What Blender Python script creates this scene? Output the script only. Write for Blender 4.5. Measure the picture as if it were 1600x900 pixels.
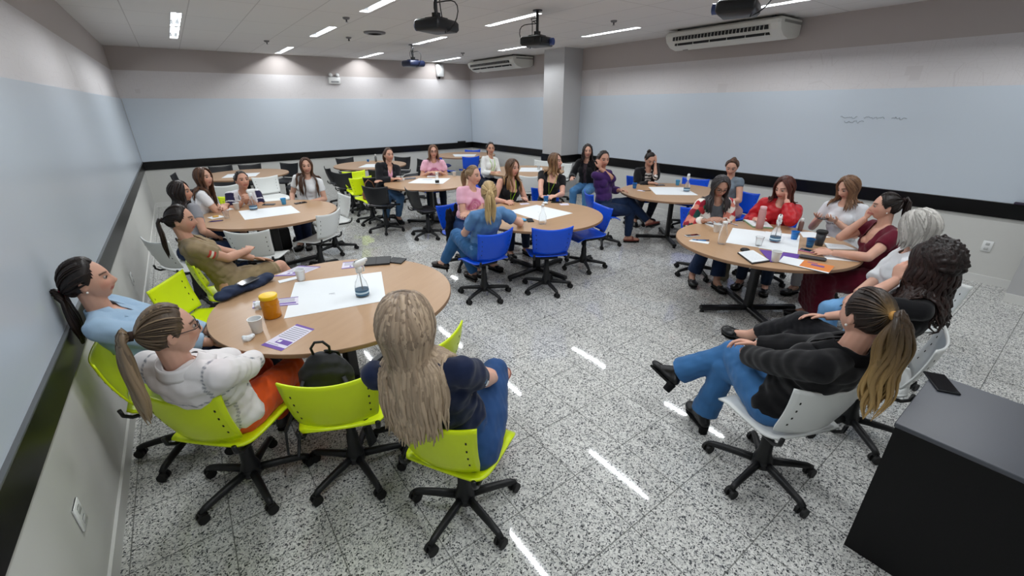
import bpy, math, random
import numpy as np
from mathutils import Vector, Matrix
from mathutils.bvhtree import BVHTree
random.seed(4); RNG = np.random.default_rng(7)
for o in list(bpy.data.objects): bpy.data.objects.remove(o)
SC = bpy.context.scene; COL = SC.collection
PI = math.pi
def R(a): return math.radians(a)

# ---------------------------------------------------------------- camera, world, exposure
cam_d = bpy.data.cameras.new('camera'); cam = bpy.data.objects.new('camera', cam_d); COL.objects.link(cam)
SC.camera = cam
yaw, pitch, roll = R(36.359), R(23.183), R(-0.38)
f_ = Vector((math.sin(yaw)*math.cos(pitch), math.cos(yaw)*math.cos(pitch), -math.sin(pitch)))
r_ = Vector((math.cos(yaw), -math.sin(yaw), 0)); u_ = r_.cross(f_)
r2 = r_*math.cos(roll)+u_*math.sin(roll); u2 = -r_*math.sin(roll)+u_*math.cos(roll)
cam.matrix_world = Matrix(((r2.x, u2.x, -f_.x, .707), (r2.y, u2.y, -f_.y, 0.0), (r2.z, u2.z, -f_.z, 1.990), (0, 0, 0, 1)))
cam_d.sensor_width = 36; cam_d.lens = 670.0/1600*36; cam_d.clip_start = .05; cam_d.clip_end = 60
W = bpy.data.worlds.new('world'); SC.world = W; W.use_nodes = True
W.node_tree.nodes['Background'].inputs[0].default_value = (.8, .9, 1, 1)
W.node_tree.nodes['Background'].inputs[1].default_value = .15
SC.view_settings.view_transform = 'Standard'
try: SC.view_settings.look = 'None'
except Exception: pass
SC.view_settings.gamma = 1; SC.view_settings.use_curve_mapping = False
SC.view_settings.exposure = EXPOSURE = 0.0
LAMP_W = 20.0          # watts of each ceiling tube lamp
RX, RY0, RY1, RH = 8.011, -1.3, 11.924, 3.056    # room extents
LIGHT_X = [1.07, 2.95, 4.80, 6.78]
LIGHT_Y = [(-.2, 1.0), (2.35, 3.55), (4.93, 6.13), (7.45, 8.65), (10.36, 11.77)]
LEFT_Y = LIGHT_Y[:4]+[(8.72, 10.14)]        # the row beside the left wall runs on without a gap
def lamp_rows(x): return LEFT_Y if x < 2 else LIGHT_Y
SC.cycles.max_bounces = 6; SC.cycles.diffuse_bounces = 4; SC.cycles.glossy_bounces = 3
SC.cycles.transmission_bounces = 5; SC.cycles.transparent_max_bounces = 8
SC.cycles.caustics_reflective = False; SC.cycles.caustics_refractive = False
SC.cycles.sample_clamp_indirect = 4.0

# ---------------------------------------------------------------- materials
def lin(c):
    if isinstance(c, str): c = tuple(int(c[i:i+2], 16)/255 for i in (0, 2, 4))
    return tuple((x/12.92 if x <= .04045 else ((x+.055)/1.055)**2.4) for x in c[:3])
MATS = {}
def mat(name, col, rough=.5, metal=0, spec=.5, emit=None, noise=None, bump=None, coat=0, alpha=None, trans=0, ior=1.45):
    """noise=(scale, amount, second colour), bump=(scale, strength, distance, stretch)"""
    if name in MATS: return MATS[name]
    m = bpy.data.materials.new(name); m.use_nodes = True; nt = m.node_tree; b = nt.nodes['Principled BSDF']
    b.inputs['Base Color'].default_value = (*lin(col), 1); b.inputs['Roughness'].default_value = rough
    b.inputs['Metallic'].default_value = metal; b.inputs['Specular IOR Level'].default_value = spec
    b.inputs['Coat Weight'].default_value = coat; b.inputs['Coat Roughness'].default_value = .08
    b.inputs['Transmission Weight'].default_value = trans; b.inputs['IOR'].default_value = ior
    if emit: b.inputs['Emission Color'].default_value = (*lin(col), 1); b.inputs['Emission Strength'].default_value = emit
    tc = nt.nodes.new('ShaderNodeTexCoord')
    if noise:
        n = nt.nodes.new('ShaderNodeTexNoise'); n.inputs['Scale'].default_value = noise[0]; n.inputs['Detail'].default_value = 4
        mp = nt.nodes.new('ShaderNodeMapping'); mp.inputs['Scale'].default_value = noise[3] if len(noise) > 3 else (1, 1, 1)
        nt.links.new(tc.outputs['Object'], mp.inputs[0]); nt.links.new(mp.outputs[0], n.inputs['Vector'])
        mx = nt.nodes.new('ShaderNodeMix'); mx.data_type = 'RGBA'
        mx.inputs[6].default_value = (*lin(col), 1); mx.inputs[7].default_value = (*lin(noise[2]), 1)
        mr = nt.nodes.new('ShaderNodeMapRange'); mr.inputs[1].default_value = .35; mr.inputs[2].default_value = .65; mr.inputs[4].default_value = noise[1]
        nt.links.new(n.outputs[0], mr.inputs[0]); nt.links.new(mr.outputs[0], mx.inputs[0]); nt.links.new(mx.outputs[2], b.inputs['Base Color'])
    if bump: add_bump(nt, b, tc, *bump)
    MATS[name] = m; return m
def add_bump(nt, b, tc, scale, strength, dist=.01, stretch=(1, 1, 1)):
    n = nt.nodes.new('ShaderNodeTexNoise'); n.inputs['Scale'].default_value = scale; n.inputs['Detail'].default_value = 3
    mp = nt.nodes.new('ShaderNodeMapping'); mp.inputs['Scale'].default_value = stretch
    nt.links.new(tc.outputs['Object'], mp.inputs[0]); nt.links.new(mp.outputs[0], n.inputs['Vector'])
    bp = nt.nodes.new('ShaderNodeBump'); bp.inputs['Strength'].default_value = strength; bp.inputs['Distance'].default_value = dist
    nt.links.new(n.outputs[0], bp.inputs['Height']); nt.links.new(bp.outputs[0], b.inputs['Normal'])
def vmat(name, rough=.6, spec=.4, bump=None, sheen=0, sss=0):
    """material that reads its colour from the mesh attribute Col (prints, skin tones, hair locks)"""
    if name in MATS: return MATS[name]
    m = bpy.data.materials.new(name); m.use_nodes = True; nt = m.node_tree; b = nt.nodes['Principled BSDF']
    a = nt.nodes.new('ShaderNodeVertexColor'); a.layer_name = 'Col'
    nt.links.new(a.outputs[0], b.inputs['Base Color'])
    b.inputs['Roughness'].default_value = rough; b.inputs['Specular IOR Level'].default_value = spec
    b.inputs['Sheen Weight'].default_value = sheen
    if sss:
        b.inputs['Subsurface Weight'].default_value = sss; b.inputs['Subsurface Radius'].default_value = (.02, .008, .004); b.inputs['Subsurface Scale'].default_value = .4
    if bump: add_bump(nt, b, nt.nodes.new('ShaderNodeTexCoord'), *bump)
    MATS[name] = m; return m

# ---------------------------------------------------------------- mesh building
def tag(o, label=None, cat=None, group=None, kind=None):
    if label: o['label'] = label
    if cat: o['category'] = cat
    if group: o['group'] = group
    if kind: o['kind'] = kind
    return o
def empty(name, loc, rz=0, label=None, cat=None, group=None):
    o = bpy.data.objects.new(name, None); COL.objects.link(o); o.location = loc; o.rotation_euler = (0, 0, rz)
    o.empty_display_size = .05
    return tag(o, label, cat, group)
def link(name, me, parent=None, loc=None):
    o = bpy.data.objects.new(name, me); COL.objects.link(o)
    if parent: o.parent = parent
    if loc is not None: o.location = loc
    return o
def mesh_arrays(name, V, F, mats, smooth=True, cols=None, fmat=None):
    me = bpy.data.meshes.new(name); V = np.asarray(V, dtype=np.float32)
    if isinstance(F, np.ndarray):
        k = F.shape[1]; me.vertices.add(len(V)); me.vertices.foreach_set('co', V.ravel())
        me.loops.add(F.size); me.loops.foreach_set('vertex_index', F.ravel().astype(np.int32))
        me.polygons.add(len(F)); me.polygons.foreach_set('loop_start', np.arange(0, F.size, k, dtype=np.int32))
        me.polygons.foreach_set('loop_total', np.full(len(F), k, dtype=np.int32)); me.update(calc_edges=True)
    else:
        me.from_pydata([tuple(map(float, v)) for v in V], [], F)
    if smooth: me.polygons.foreach_set('use_smooth', np.ones(len(me.polygons), dtype=bool))
    for m in (mats if isinstance(mats, (list, tuple)) else [mats]): me.materials.append(m)
    if fmat is not None: me.polygons.foreach_set('material_index', np.asarray(fmat, dtype=np.int32))
    if cols is not None:
        at = me.color_attributes.new('Col', 'FLOAT_COLOR', 'POINT')
        c4 = np.ones((len(V), 4), dtype=np.float32); c4[:, :3] = cols; at.data.foreach_set('color', c4.ravel())
    me.update(); return me
def nrm(v): v = np.asarray(v, float); return v/(np.linalg.norm(v)+1e-12)
def perp_frame(d):
    d = nrm(d); a = np.array([0, 0, 1.]) if abs(d[2]) < .9 else np.array([0, 1., 0]); x = nrm(np.cross(a, d)); return x, np.cross(d, x), d
class MB:
    def __init__(s): s.V = []; s.F = []; s.n = 0; s.fm = []; s.cm = 0; s.C = []
    def add(s, V, F, col=None):
        V = np.asarray(V, float); s.V.append(V); s.F += [tuple(i+s.n for i in f) for f in F]; s.n += len(V); s.fm += [s.cm]*len(F)
        if col is not None: s.C.append(np.broadcast_to(np.asarray(col, float), (len(V), 3)))
        return s
    def box(s, c, size, rz=0, M=None, bev=0):
        x, y, z = [a/2 for a in size]
        if bev:
            b = min(bev, x*.9, y*.9, z*.9); V = []
            prof = []
            for sx, sy in ((1, 1), (-1, 1), (-1, -1), (1, -1)):
                a0 = math.atan2(sy, sx)
                for k in (-1, 0, 1): prof.append((sx*(x-b)+b*math.cos(a0+k*PI/4), sy*(y-b)+b*math.sin(a0+k*PI/4), sx, sy))
            lay = [(-z, 1), (-z+b, 0), (z-b, 0), (z, 1)]; n = len(prof); F = []
            for zz, ins in lay:
                for px, py, sx, sy in prof: V.append((px-(sx*b*.7 if ins else 0), py-(sy*b*.7 if ins else 0), zz))
            for l in range(3):
                for i in range(n): j = (i+1) % n; F.append((l*n+i, l*n+j, (l+1)*n+j, (l+1)*n+i))
            F.append(tuple(range(n))[::-1]); F.append(tuple(range(3*n, 4*n)))
        else:
            V = [(a*x, b_*y, c_*z) for a in (-1, 1) for b_ in (-1, 1) for c_ in (-1, 1)]
            F = [(0, 1, 3, 2), (4, 6, 7, 5), (0, 4, 5, 1), (2, 3, 7, 6), (0, 2, 6, 4), (1, 5, 7, 3)]
        V = np.array(V)
        if M is not None: V = V@np.asarray(M).T
        if rz: cz, sz = math.cos(rz), math.sin(rz); V = V@np.array([[cz, sz, 0], [-sz, cz, 0], [0, 0, 1]])
        return s.add(V+np.asarray(c, float), F)
    def tube(s, P, r, n=8, caps=True, flat=(1, 1), col=None, up=None, round_ends=False):
        P = [np.asarray(p, float) for p in P]; m = len(P)
        r = list(r) if hasattr(r, '__len__') else [r]*m
        if round_ends:
            d0 = nrm(P[0]-P[1]); d1 = nrm(P[-1]-P[-2]); h = [(.98, .2), (.8, .6), (.45, .9)]
            A = [(P[0]+d0*r[0]*a, r[0]*b) for a, b in h]; B = [(P[-1]+d1*r[-1]*a, r[-1]*b) for a, b in h[::-1]]
            P = [a[0] for a in A]+P+[b[0] for b in B]; r = [a[1] for a in A]+r+[b[1] for b in B]; m = len(P)
        T = [nrm(P[min(i+1, m-1)]-P[max(i-1, 0)]) for i in range(m)]
        if up is not None: x = nrm(np.cross(up, T[0]))
        else: x = perp_frame(T[0])[0]
        V = []; cs = [(math.cos(2*PI*k/n), math.sin(2*PI*k/n)) for k in range(n)]
        for i in range(m):
            x = nrm(x-T[i]*np.dot(x, T[i])); y = np.cross(T[i], x)
            for c, q in cs: V.append(P[i]+(x*c*flat[0]+y*q*flat[1])*r[i])
        F = [(i*n+k, i*n+(k+1) % n, (i+1)*n+(k+1) % n, (i+1)*n+k) for i in range(m-1) for k in range(n)]
        if caps: F.append(tuple(range(n))[::-1]); F.append(tuple(range((m-1)*n, m*n)))
        if col is not None and np.ndim(col) == 2: col = np.repeat(np.asarray(col), n, axis=0)
        return s.add(V, F, col)
    def lathe(s, prof, c=(0, 0, 0), n=24, M=None):
        V = [(r*math.cos(2*PI*k/n), r*math.sin(2*PI*k/n), z) for r, z in prof for k in range(n)]; m = len(prof)
        F = [(i*n+k, i*n+(k+1) % n, (i+1)*n+(k+1) % n, (i+1)*n+k) for i in range(m-1) for k in range(n)]
        if prof[0][0] > 1e-6: F.append(tuple(range(n))[::-1])
        if prof[-1][0] > 1e-6: F.append(tuple(range((m-1)*n, m*n)))
        V = np.array(V)
        if M is not None: V = V@np.asarray(M).T
        return s.add(V+np.asarray(c, float), F)
    def ell(s, c, rad, M=None, n=16, m=10):
        """M rows = local axes in world"""
        V = []; F = []
        for i in range(m+1):
            th = PI*(i+.02*(i == 0)-.02*(i == m))/m
            for k in range(n): V.append((math.sin(th)*math.cos(2*PI*k/n), math.sin(th)*math.sin(2*PI*k/n), -math.cos(th)))
        for i in range(m):
            for k in range(n): F.append((i*n+k, i*n+(k+1) % n, (i+1)*n+(k+1) % n, (i+1)*n+k))
        F.append(tuple(range(n))[::-1]); F.append(tuple(range(m*n, (m+1)*n)))
        V = np.array(V)*np.asarray(rad)
        if M is not None: V = V@np.asarray(M)
        return s.add(V+np.asarray(c, float), F)
    def panel(s, fn, nu, nv, th):
        """surface fn(u,v) for u,v in [-1,1] given thickness th along its normal"""
        U = np.linspace(-1, 1, nu); Vv = np.linspace(-1, 1, nv)
        P = np.array([[fn(u, v) for u in U] for v in Vv])
        du = np.gradient(P, axis=1); dv = np.gradient(P, axis=0); N = np.cross(du, dv); N /= np.linalg.norm(N, axis=2, keepdims=True)
        A = (P+N*th/2).reshape(-1, 3); B = (P-N*th/2).reshape(-1, 3); k = nu*nv; F = []
        for j in range(nv-1):
            for i in range(nu-1):
                a = j*nu+i; F.append((a, a+1, a+nu+1, a+nu)); F.append((k+a+nu, k+a+nu+1, k+a+1, k+a))
        rim = [i for i in range(nu)]+[j*nu+nu-1 for j in range(1, nv)]+[(nv-1)*nu+i for i in range(nu-2, -1, -1)]+[j*nu for j in range(nv-2, 0, -1)]
        for q in range(len(rim)): a, b = rim[q], rim[(q+1) % len(rim)]; F.append((b, a, k+a, k+b))
        return s.add(np.vstack([A, B]), F)
    def poly(s, pts, z0, z1):
        n = len(pts); V = [(x, y, z0) for x, y in pts]+[(x, y, z1) for x, y in pts]
        F = [tuple(range(n))[::-1], tuple(range(n, 2*n))]+[(i, (i+1) % n, n+(i+1) % n, n+i) for i in range(n)]
        return s.add(V, F)
    def arr(s): return np.vstack(s.V)
    def build(s, name, m, parent=None, smooth=True, origin=(0, 0, 0), loc=None, auto=None):
        V = s.arr()-np.asarray(origin, float)
        me = mesh_arrays(name, V, s.F, m, smooth, np.vstack(s.C) if s.C else None, s.fm if s.cm else None)
        o = link(name, me, parent, loc)
        if smooth and auto is not None:
            try: me.set_sharp_from_angle(angle=R(auto))
            except Exception: pass
        return o
def copy_tree(o, parent=None, level=0):
    c = o.copy(); COL.objects.link(c)
    if parent is not None: c.parent = parent
    for ch in list(o.children): copy_tree(ch, c, level+1)
    return c

M_black = mat('black_plastic', '17181a', .45, bump=(120, .15, .002))
M_blackmetal = mat('black_steel', '101113', .35)
M_rubber = mat('caster_rubber', '0d0d0e', .6)
M_white = mat('white_plastic', 'e9ebea', .35)
M_chrome = mat('chrome', 'b9bcc0', .2, metal=1)

# ---------------------------------------------------------------- room
def structure(name, mb, m, **k): return tag(mb.build(name, m, smooth=False, **k), kind='structure')
def nodes(name):
    m = bpy.data.materials.new(name); m.use_nodes = True; MATS[name] = m; return m, m.node_tree, m.node_tree.nodes['Principled BSDF']
def floor_mat():
    m, nt, b = nodes('terrazzo_tile'); N = nt.nodes.new; L = nt.links.new
    tc = N('ShaderNodeTexCoord'); O = tc.outputs['Object']
    # flecks: stretched voronoi cells in two sizes
    no = N('ShaderNodeTexNoise'); no.inputs['Scale'].default_value = 60; no.inputs['Detail'].default_value = 2
    L(O, no.inputs['Vector'])
    sc = N('ShaderNodeVectorMath'); sc.operation = 'SCALE'; sc.inputs['Scale'].default_value = .022
    L(no.outputs['Color'], sc.inputs[0]); ad = N('ShaderNodeVectorMath'); ad.operation = 'ADD'; L(O, ad.inputs[0]); L(sc.outputs[0], ad.inputs[1])
    v1 = N('ShaderNodeTexVoronoi'); v1.inputs['Scale'].default_value = 135; L(ad.outputs[0], v1.inputs['Vector'])
    sep = N('ShaderNodeSeparateColor'); L(v1.outputs['Color'], sep.inputs[0])
    cr = N('ShaderNodeValToRGB'); e = cr.color_ramp; e.interpolation = 'CONSTANT'
    e.elements[0].position = 0; e.elements[0].color = (*lin('55575a'), 1)
    e.elements[1].position = .07; e.elements[1].color = (*lin('999a9a'), 1)
    for p, c in ((.17, 'b9bab7'), (.36, 'cbcbc7'), (.60, 'd6d6d2'), (.86, 'e2e2de')):
        q = e.elements.new(p); q.color = (*lin(c), 1)
    L(sep.outputs[0], cr.inputs[0])
    v2 = N('ShaderNodeTexVoronoi'); v2.inputs['Scale'].default_value = 190; L(ad.outputs[0], v2.inputs['Vector'])
    s2 = N('ShaderNodeSeparateColor'); L(v2.outputs['Color'], s2.inputs[0])
    g = N('ShaderNodeMath'); g.operation = 'LESS_THAN'; g.inputs[1].default_value = .13; L(s2.outputs[1], g.inputs[0])
    mx = N('ShaderNodeMix'); mx.data_type = 'RGBA'; mx.inputs[7].default_value = (*lin('3a3c3e'), 1); L(g.outputs[0], mx.inputs[0]); L(cr.outputs[0], mx.inputs[6])
    # joints
    br = N('ShaderNodeTexBrick'); br.offset = 0; br.squash = 1
    mp = N('ShaderNodeMapping'); mp.inputs['Location'].default_value = (-.048, -.055, 0); L(O, mp.inputs[0]); L(mp.outputs[0], br.inputs['Vector'])
    br.inputs['Scale'].default_value = 1; br.inputs['Mortar Size'].default_value = .0035; br.inputs['Mortar Smooth'].default_value = .3
    br.inputs['Brick Width'].default_value = .411; br.inputs['Row Height'].default_value = .411
    br.inputs['Color1'].default_value = (0, 0, 0, 1); br.inputs['Color2'].default_value = (.0, .0, .0, 1); br.inputs['Mortar'].default_value = (1, 1, 1, 1)
    mj = N('ShaderNodeMix'); mj.data_type = 'RGBA'; mj.inputs[7].default_value = (*lin('5d5e5b'), 1)
    sj = N('ShaderNodeMath'); sj.operation = 'MULTIPLY'; sj.inputs[1].default_value = .75; L(br.outputs['Fac'], sj.inputs[0])
    L(sj.outputs[0], mj.inputs[0]); L(mx.outputs[2], mj.inputs[6])
    L(mj.outputs[2], b.inputs['Base Color']); b.inputs['Roughness'].default_value = .04; b.inputs['Specular IOR Level'].default_value = .5
    bp = N('ShaderNodeBump'); bp.inputs['Strength'].default_value = .08; bp.inputs['Distance'].default_value = .002; bp.invert = True
    L(br.outputs['Color'], bp.inputs['Height']); L(bp.outputs[0], b.inputs['Normal']); return m
def wall_mat():
    """paint up to the band, printed line-art paper, taupe strip under the ceiling: bands by height"""
    m, nt, b = nodes('wall_paint_and_paper'); N = nt.nodes.new; L = nt.links.new
    tc = N('ShaderNodeTexCoord'); sx = N('ShaderNodeSeparateXYZ'); L(tc.outputs['Object'], sx.inputs[0])
    v = N('ShaderNodeTexVoronoi'); v.feature = 'DISTANCE_TO_EDGE'; v.inputs['Scale'].default_value = 7; L(tc.outputs['Object'], v.inputs['Vector'])
    w = N('ShaderNodeTexVoronoi'); w.distance = 'CHEBYCHEV'; w.feature = 'F1'; w.inputs['Scale'].default_value = 3.1; L(tc.outputs['Object'], w.inputs['Vector'])
    f1 = N('ShaderNodeMath'); f1.operation = 'LESS_THAN'; f1.inputs[1].default_value = .010; L(v.outputs['Distance'], f1.inputs[0])
    f2 = N('ShaderNodeMath'); f2.operation = 'PINGPONG'; f2.inputs[1].default_value = .06; L(w.outputs['Distance'], f2.inputs[0])
    f3 = N('ShaderNodeMath'); f3.operation = 'LESS_THAN'; f3.inputs[1].default_value = .004; L(f2.outputs[0], f3.inputs[0])
    fm = N('ShaderNodeMath'); fm.operation = 'MAXIMUM'; L(f1.outputs[0], fm.inputs[0]); L(f3.outputs[0], fm.inputs[1])
    fs = N('ShaderNodeMath'); fs.operation = 'MULTIPLY'; fs.inputs[1].default_value = .15; L(fm.outputs[0], fs.inputs[0])
    pa = N('ShaderNodeMix'); pa.data_type = 'RGBA'; pa.inputs[6].default_value = (*lin('d3d0d1'), 1); pa.inputs[7].default_value = (*lin('9d9391'), 1); L(fs.outputs[0], pa.inputs[0])
    hi = N('ShaderNodeMath'); hi.operation = 'GREATER_THAN'; hi.inputs[1].default_value = 2.645; L(sx.outputs[2], hi.inputs[0])
    mid = N('ShaderNodeMath'); mid.operation = 'GREATER_THAN'; mid.inputs[1].default_value = 2.1; L(sx.outputs[2], mid.inputs[0])
    m1 = N('ShaderNodeMix'); m1.data_type = 'RGBA'; m1.inputs[6].default_value = (*lin('d0d0cc'), 1); L(mid.outputs[0], m1.inputs[0]); L(pa.outputs[2], m1.inputs[7])
    m2 = N('ShaderNodeMix'); m2.data_type = 'RGBA'; m2.inputs[7].default_value = (*lin('b9b1ae'), 1); L(hi.outputs[0], m2.inputs[0]); L(m1.outputs[2], m2.inputs[6])
    L(m2.outputs[2], b.inputs['Base Color']); b.inputs['Roughness'].default_value = .7; b.inputs['Specular IOR Level'].default_value = .25; return m
def ceil_mat():
    m, nt, b = nodes('ceiling_tile'); N = nt.nodes.new; L = nt.links.new
    tc = N('ShaderNodeTexCoord'); br = N('ShaderNodeTexBrick'); br.offset = 0
    mp = N('ShaderNodeMapping'); mp.inputs['Location'].default_value = (-.55, -.1, 0); L(tc.outputs['Object'], mp.inputs[0]); L(mp.outputs[0], br.inputs['Vector'])
    br.inputs['Scale'].default_value = 1; br.inputs['Mortar Size'].default_value = .006; br.inputs['Brick Width'].default_value = .625; br.inputs['Row Height'].default_value = 1.25
    br.inputs['Color1'].default_value = (*lin('dcdad9'), 1); br.inputs['Color2'].default_value = (*lin('dfdddb'), 1); br.inputs['Mortar'].default_value = (*lin('c2bfbd'), 1)
    L(br.outputs['Color'], b.inputs['Base Color']); b.inputs['Roughness'].default_value = .8; b.inputs['Specular IOR Level'].default_value = .2; return m
M_floor, M_wall, M_ceil = floor_mat(), wall_mat(), ceil_mat()
M_board = mat('whiteboard_enamel', 'c8d2dc', .28, spec=.45, bump=(.7, .03, .05))
M_strip = mat('black_trim', '060607', .3)
M_ledge = mat('grey_ledge', '5c5f61', .4)
M_base = mat('white_skirting', 'd9d9d6', .35)
M_colpaint = mat('column_paint', 'b8b8b9', .65, spec=.3)

mb = MB(); mb.box((RX/2, (RY0+RY1)/2, -.05), (RX+.4, RY1-RY0+.4, .1)); structure('floor', mb, M_floor)
# ceiling sheet with the recesses for the lamps left out
HW = .062
xs = sorted([0, RX]+[x+s*HW for x in LIGHT_X for s in (-1, 1)]); ys = sorted([RY0, RY1]+[y for p in LIGHT_Y for y in p]+list(LEFT_Y[4]))
mb = MB()
for i in range(len(xs)-1):
    for j in range(len(ys)-1):
        cx, cy = (xs[i]+xs[i+1])/2, (ys[j]+ys[j+1])/2
        if any(abs(cx-x) < .02 and any(a < cy < b for a, b in lamp_rows(x)) for x in LIGHT_X): continue
        mb.add([(xs[i], ys[j], RH), (xs[i+1], ys[j], RH), (xs[i+1], ys[j+1], RH), (xs[i], ys[j+1], RH)], [(3, 2, 1, 0)])
        mb.add([(xs[i], ys[j], RH+.2), (xs[i+1], ys[j], RH+.2), (xs[i+1], ys[j+1], RH+.2), (xs[i], ys[j+1], RH+.2)], [(0, 1, 2, 3)])
structure('ceiling', mb, M_ceil)
T = .12; H2 = RH+.2
structure('wall_left', MB().box((-T/2, (RY0+RY1)/2, H2/2), (T, RY1-RY0+2*T, H2)), M_wall)
structure('wall_right', MB().box((RX+T/2, (RY0+RY1)/2, H2/2), (T, RY1-RY0+2*T, H2)), M_wall)
structure('wall_back', MB().box((RX/2, RY1+T/2, H2/2), (RX, T, H2)), M_wall)
structure('wall_front', MB().box((RX/2, RY0-T/2, H2/2), (RX, T, H2)), M_wall)
CX0, CY0, CY1 = 7.487, 7.34, 7.976
mb = MB(); mb.box(((CX0+RX)/2, (CY0+CY1)/2, RH/2), (RX-CX0, CY1-CY0, RH)); structure('wall_column', mb, M_colpaint)
mb = MB(); mb.box(((CX0+RX)/2, (.24+RY0)/2, RH/2), (RX-CX0, .24-RY0, RH)); structure('wall_pilaster', mb, M_colpaint)
# black chair rail strips, skirting
def run(name, z0, z1, d, m, left=True, pil=True):
    mb = MB(); zc, h = (z0+z1)/2, z1-z0
    structure(name+'_left', MB().box((d/2, (RY0+RY1)/2, zc), (d, RY1-RY0, h)), m)
    structure(name+'_back', MB().box((RX/2, RY1-d/2, zc), (RX-2*d, d, h)), m)
    structure(name+'_right_far', MB().box((RX-d/2, (CY1+RY1)/2, zc), (d, RY1-CY1, h)), m)
    mb.box((CX0-d/2, (CY0+CY1)/2, zc), (d, CY1-CY0+2*d, h)); mb.box(((CX0+RX)/2, CY0-d/2, zc), (RX-CX0, d, h)); mb.box(((CX0+RX)/2, CY1+d/2, zc), (RX-CX0, d, h))
    structure(name+'_column', mb, m)
    structure(name+'_right_near', MB().box((RX-d/2, (CY0-d+.24)/2, zc), (d, CY0-d-.24, h)), m)
    if pil: structure(name+'_pilaster', MB().box((CX0-d/2, (.24+RY0)/2, zc), (d, .24-RY0, h)), m)
run('trim', .773, .934, .022, M_strip)
run('baseboard', 0, .092, .014, M_base)
structure('trim_ledge', MB().box((.0145, (RY0+RY1)/2, .938), (.029, RY1-RY0, .008)), M_ledge)
# whiteboards: sheets on the walls between strip and printed paper
BZ0, BZ1 = .942, 2.145
def board(c, size, lab):
    o = MB().box(c, size).build('whiteboard', M_board, smooth=False); tag(o, lab, 'whiteboard')
board((.006, (RY0+RY1)/2, (BZ0+BZ1)/2), (.010, RY1-RY0, BZ1-BZ0), 'long whiteboard covering the left wall beside the woman in light blue')
board((RX/2, RY1-.006, (BZ0+BZ1)/2), (RX-.04, .010, BZ1-BZ0), 'whiteboard across the back wall behind the black chairs')
board((RX-.006, (CY1+RY1)/2, (BZ0+BZ1)/2), (.010, RY1-CY1-.02, BZ1-BZ0), 'whiteboard on the right wall between column and far corner')
board((RX-.006, (CY0+.24)/2, (BZ0+BZ1)/2), (.010, CY0-.24-.01, BZ1-BZ0), 'wide whiteboard on the right wall with faint handwriting')
# faint handwriting left on the right board
mi = mat('board_ink', 'a0aab2', .6)
def scribble(y0, y1, z, seed):
    rn = random.Random(seed); mb = MB(); y = y0
    while y < y1:
        wl = rn.uniform(.12, .3)
        if y+wl > y1: break
        P = []; n = int(wl/.012)
        for k in range(n): P.append((RX-.0135, y+wl*k/n, z+rn.uniform(-.014, .016)+.004*math.sin(k)))
        mb.tube(P, .0028, 4); y += wl+.06
    return mb
a = scribble(1.67, 2.64, 1.80, 3); b = scribble(2.10, 2.64, 1.747, 5); a.V += b.V; a.F += [tuple(i+a.n for i in f) for f in b.F]; a.fm += b.fm; a.n += b.n
tag(a.build('handwriting', mi), 'two lines of faint handwriting on the right whiteboard', 'writing')

# ceiling lamps
M_tube = mat('lamp_tube', 'fbfdff', .4, emit=7.0)
M_reflector = mat('lamp_reflector', 'b9bcbe', .35)
ldata = bpy.data.lights.new('tube_light', 'AREA'); ldata.shape = 'RECTANGLE'; ldata.size = .03; ldata.size_y = 1.1; ldata.energy = LAMP_W; ldata.color = (.94, .975, 1.0)
names_x = ['left', 'second', 'third', 'right']; names_y = ['over the camera', 'nearest', 'second', 'third', 'last']
lab_lamp = {}
proto = None
for i, x in enumerate(LIGHT_X):
    for j, (y0, y1) in enumerate(lamp_rows(x)):
        yc = (y0+y1)/2; L = y1-y0
        if proto is None:
            t = empty('ceiling_light', (x, yc, RH), 0)
            m = MB(); w, d, th = HW-.002, .075, .004
            m.box((0, 0, d), (2*w, L-.004, th)); m.box((-w+th/2, 0, d/2), (th, L-.004, d)); m.box((w-th/2, 0, d/2), (th, L-.004, d))
            m.box((0, -L/2+.004, d/2), (2*w, th, d)); m.box((0, L/2-.004, d/2), (2*w, th, d))
            m.build('housing', M_reflector, t, smooth=False)
            MB().tube([(0, -L/2+.03, .052), (0, L/2-.03, .052)], .016, 12).build('fluorescent_tube', M_tube, t)
            for s in (-1, 1): MB().box((0, s*(L/2-.018), .052), (.03, .02, .04)).build('lamp_holder', M_white, t, smooth=False)
            proto = t
        else:
            t = copy_tree(proto); t.location = (x, yc, RH); t.scale = (1, L/1.2, 1)
        lo = bpy.data.objects.new('tube_light', ldata); COL.objects.link(lo); lo.location = (x, yc, RH+.030); lo.scale = (1, L/1.2, 1)
        col = ['leftmost row', 'row left of the projectors', 'row by the middle projectors', 'row nearest the right wall'][i]
        row = ['behind the camera', 'nearest ahead of the camera', 'second from the camera', 'third from the camera', 'closest to the back wall'][j]
        tag(t, 'fluorescent ceiling light, '+col+', '+row, 'ceiling light', 'recessed fluorescent ceiling lights')
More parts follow.
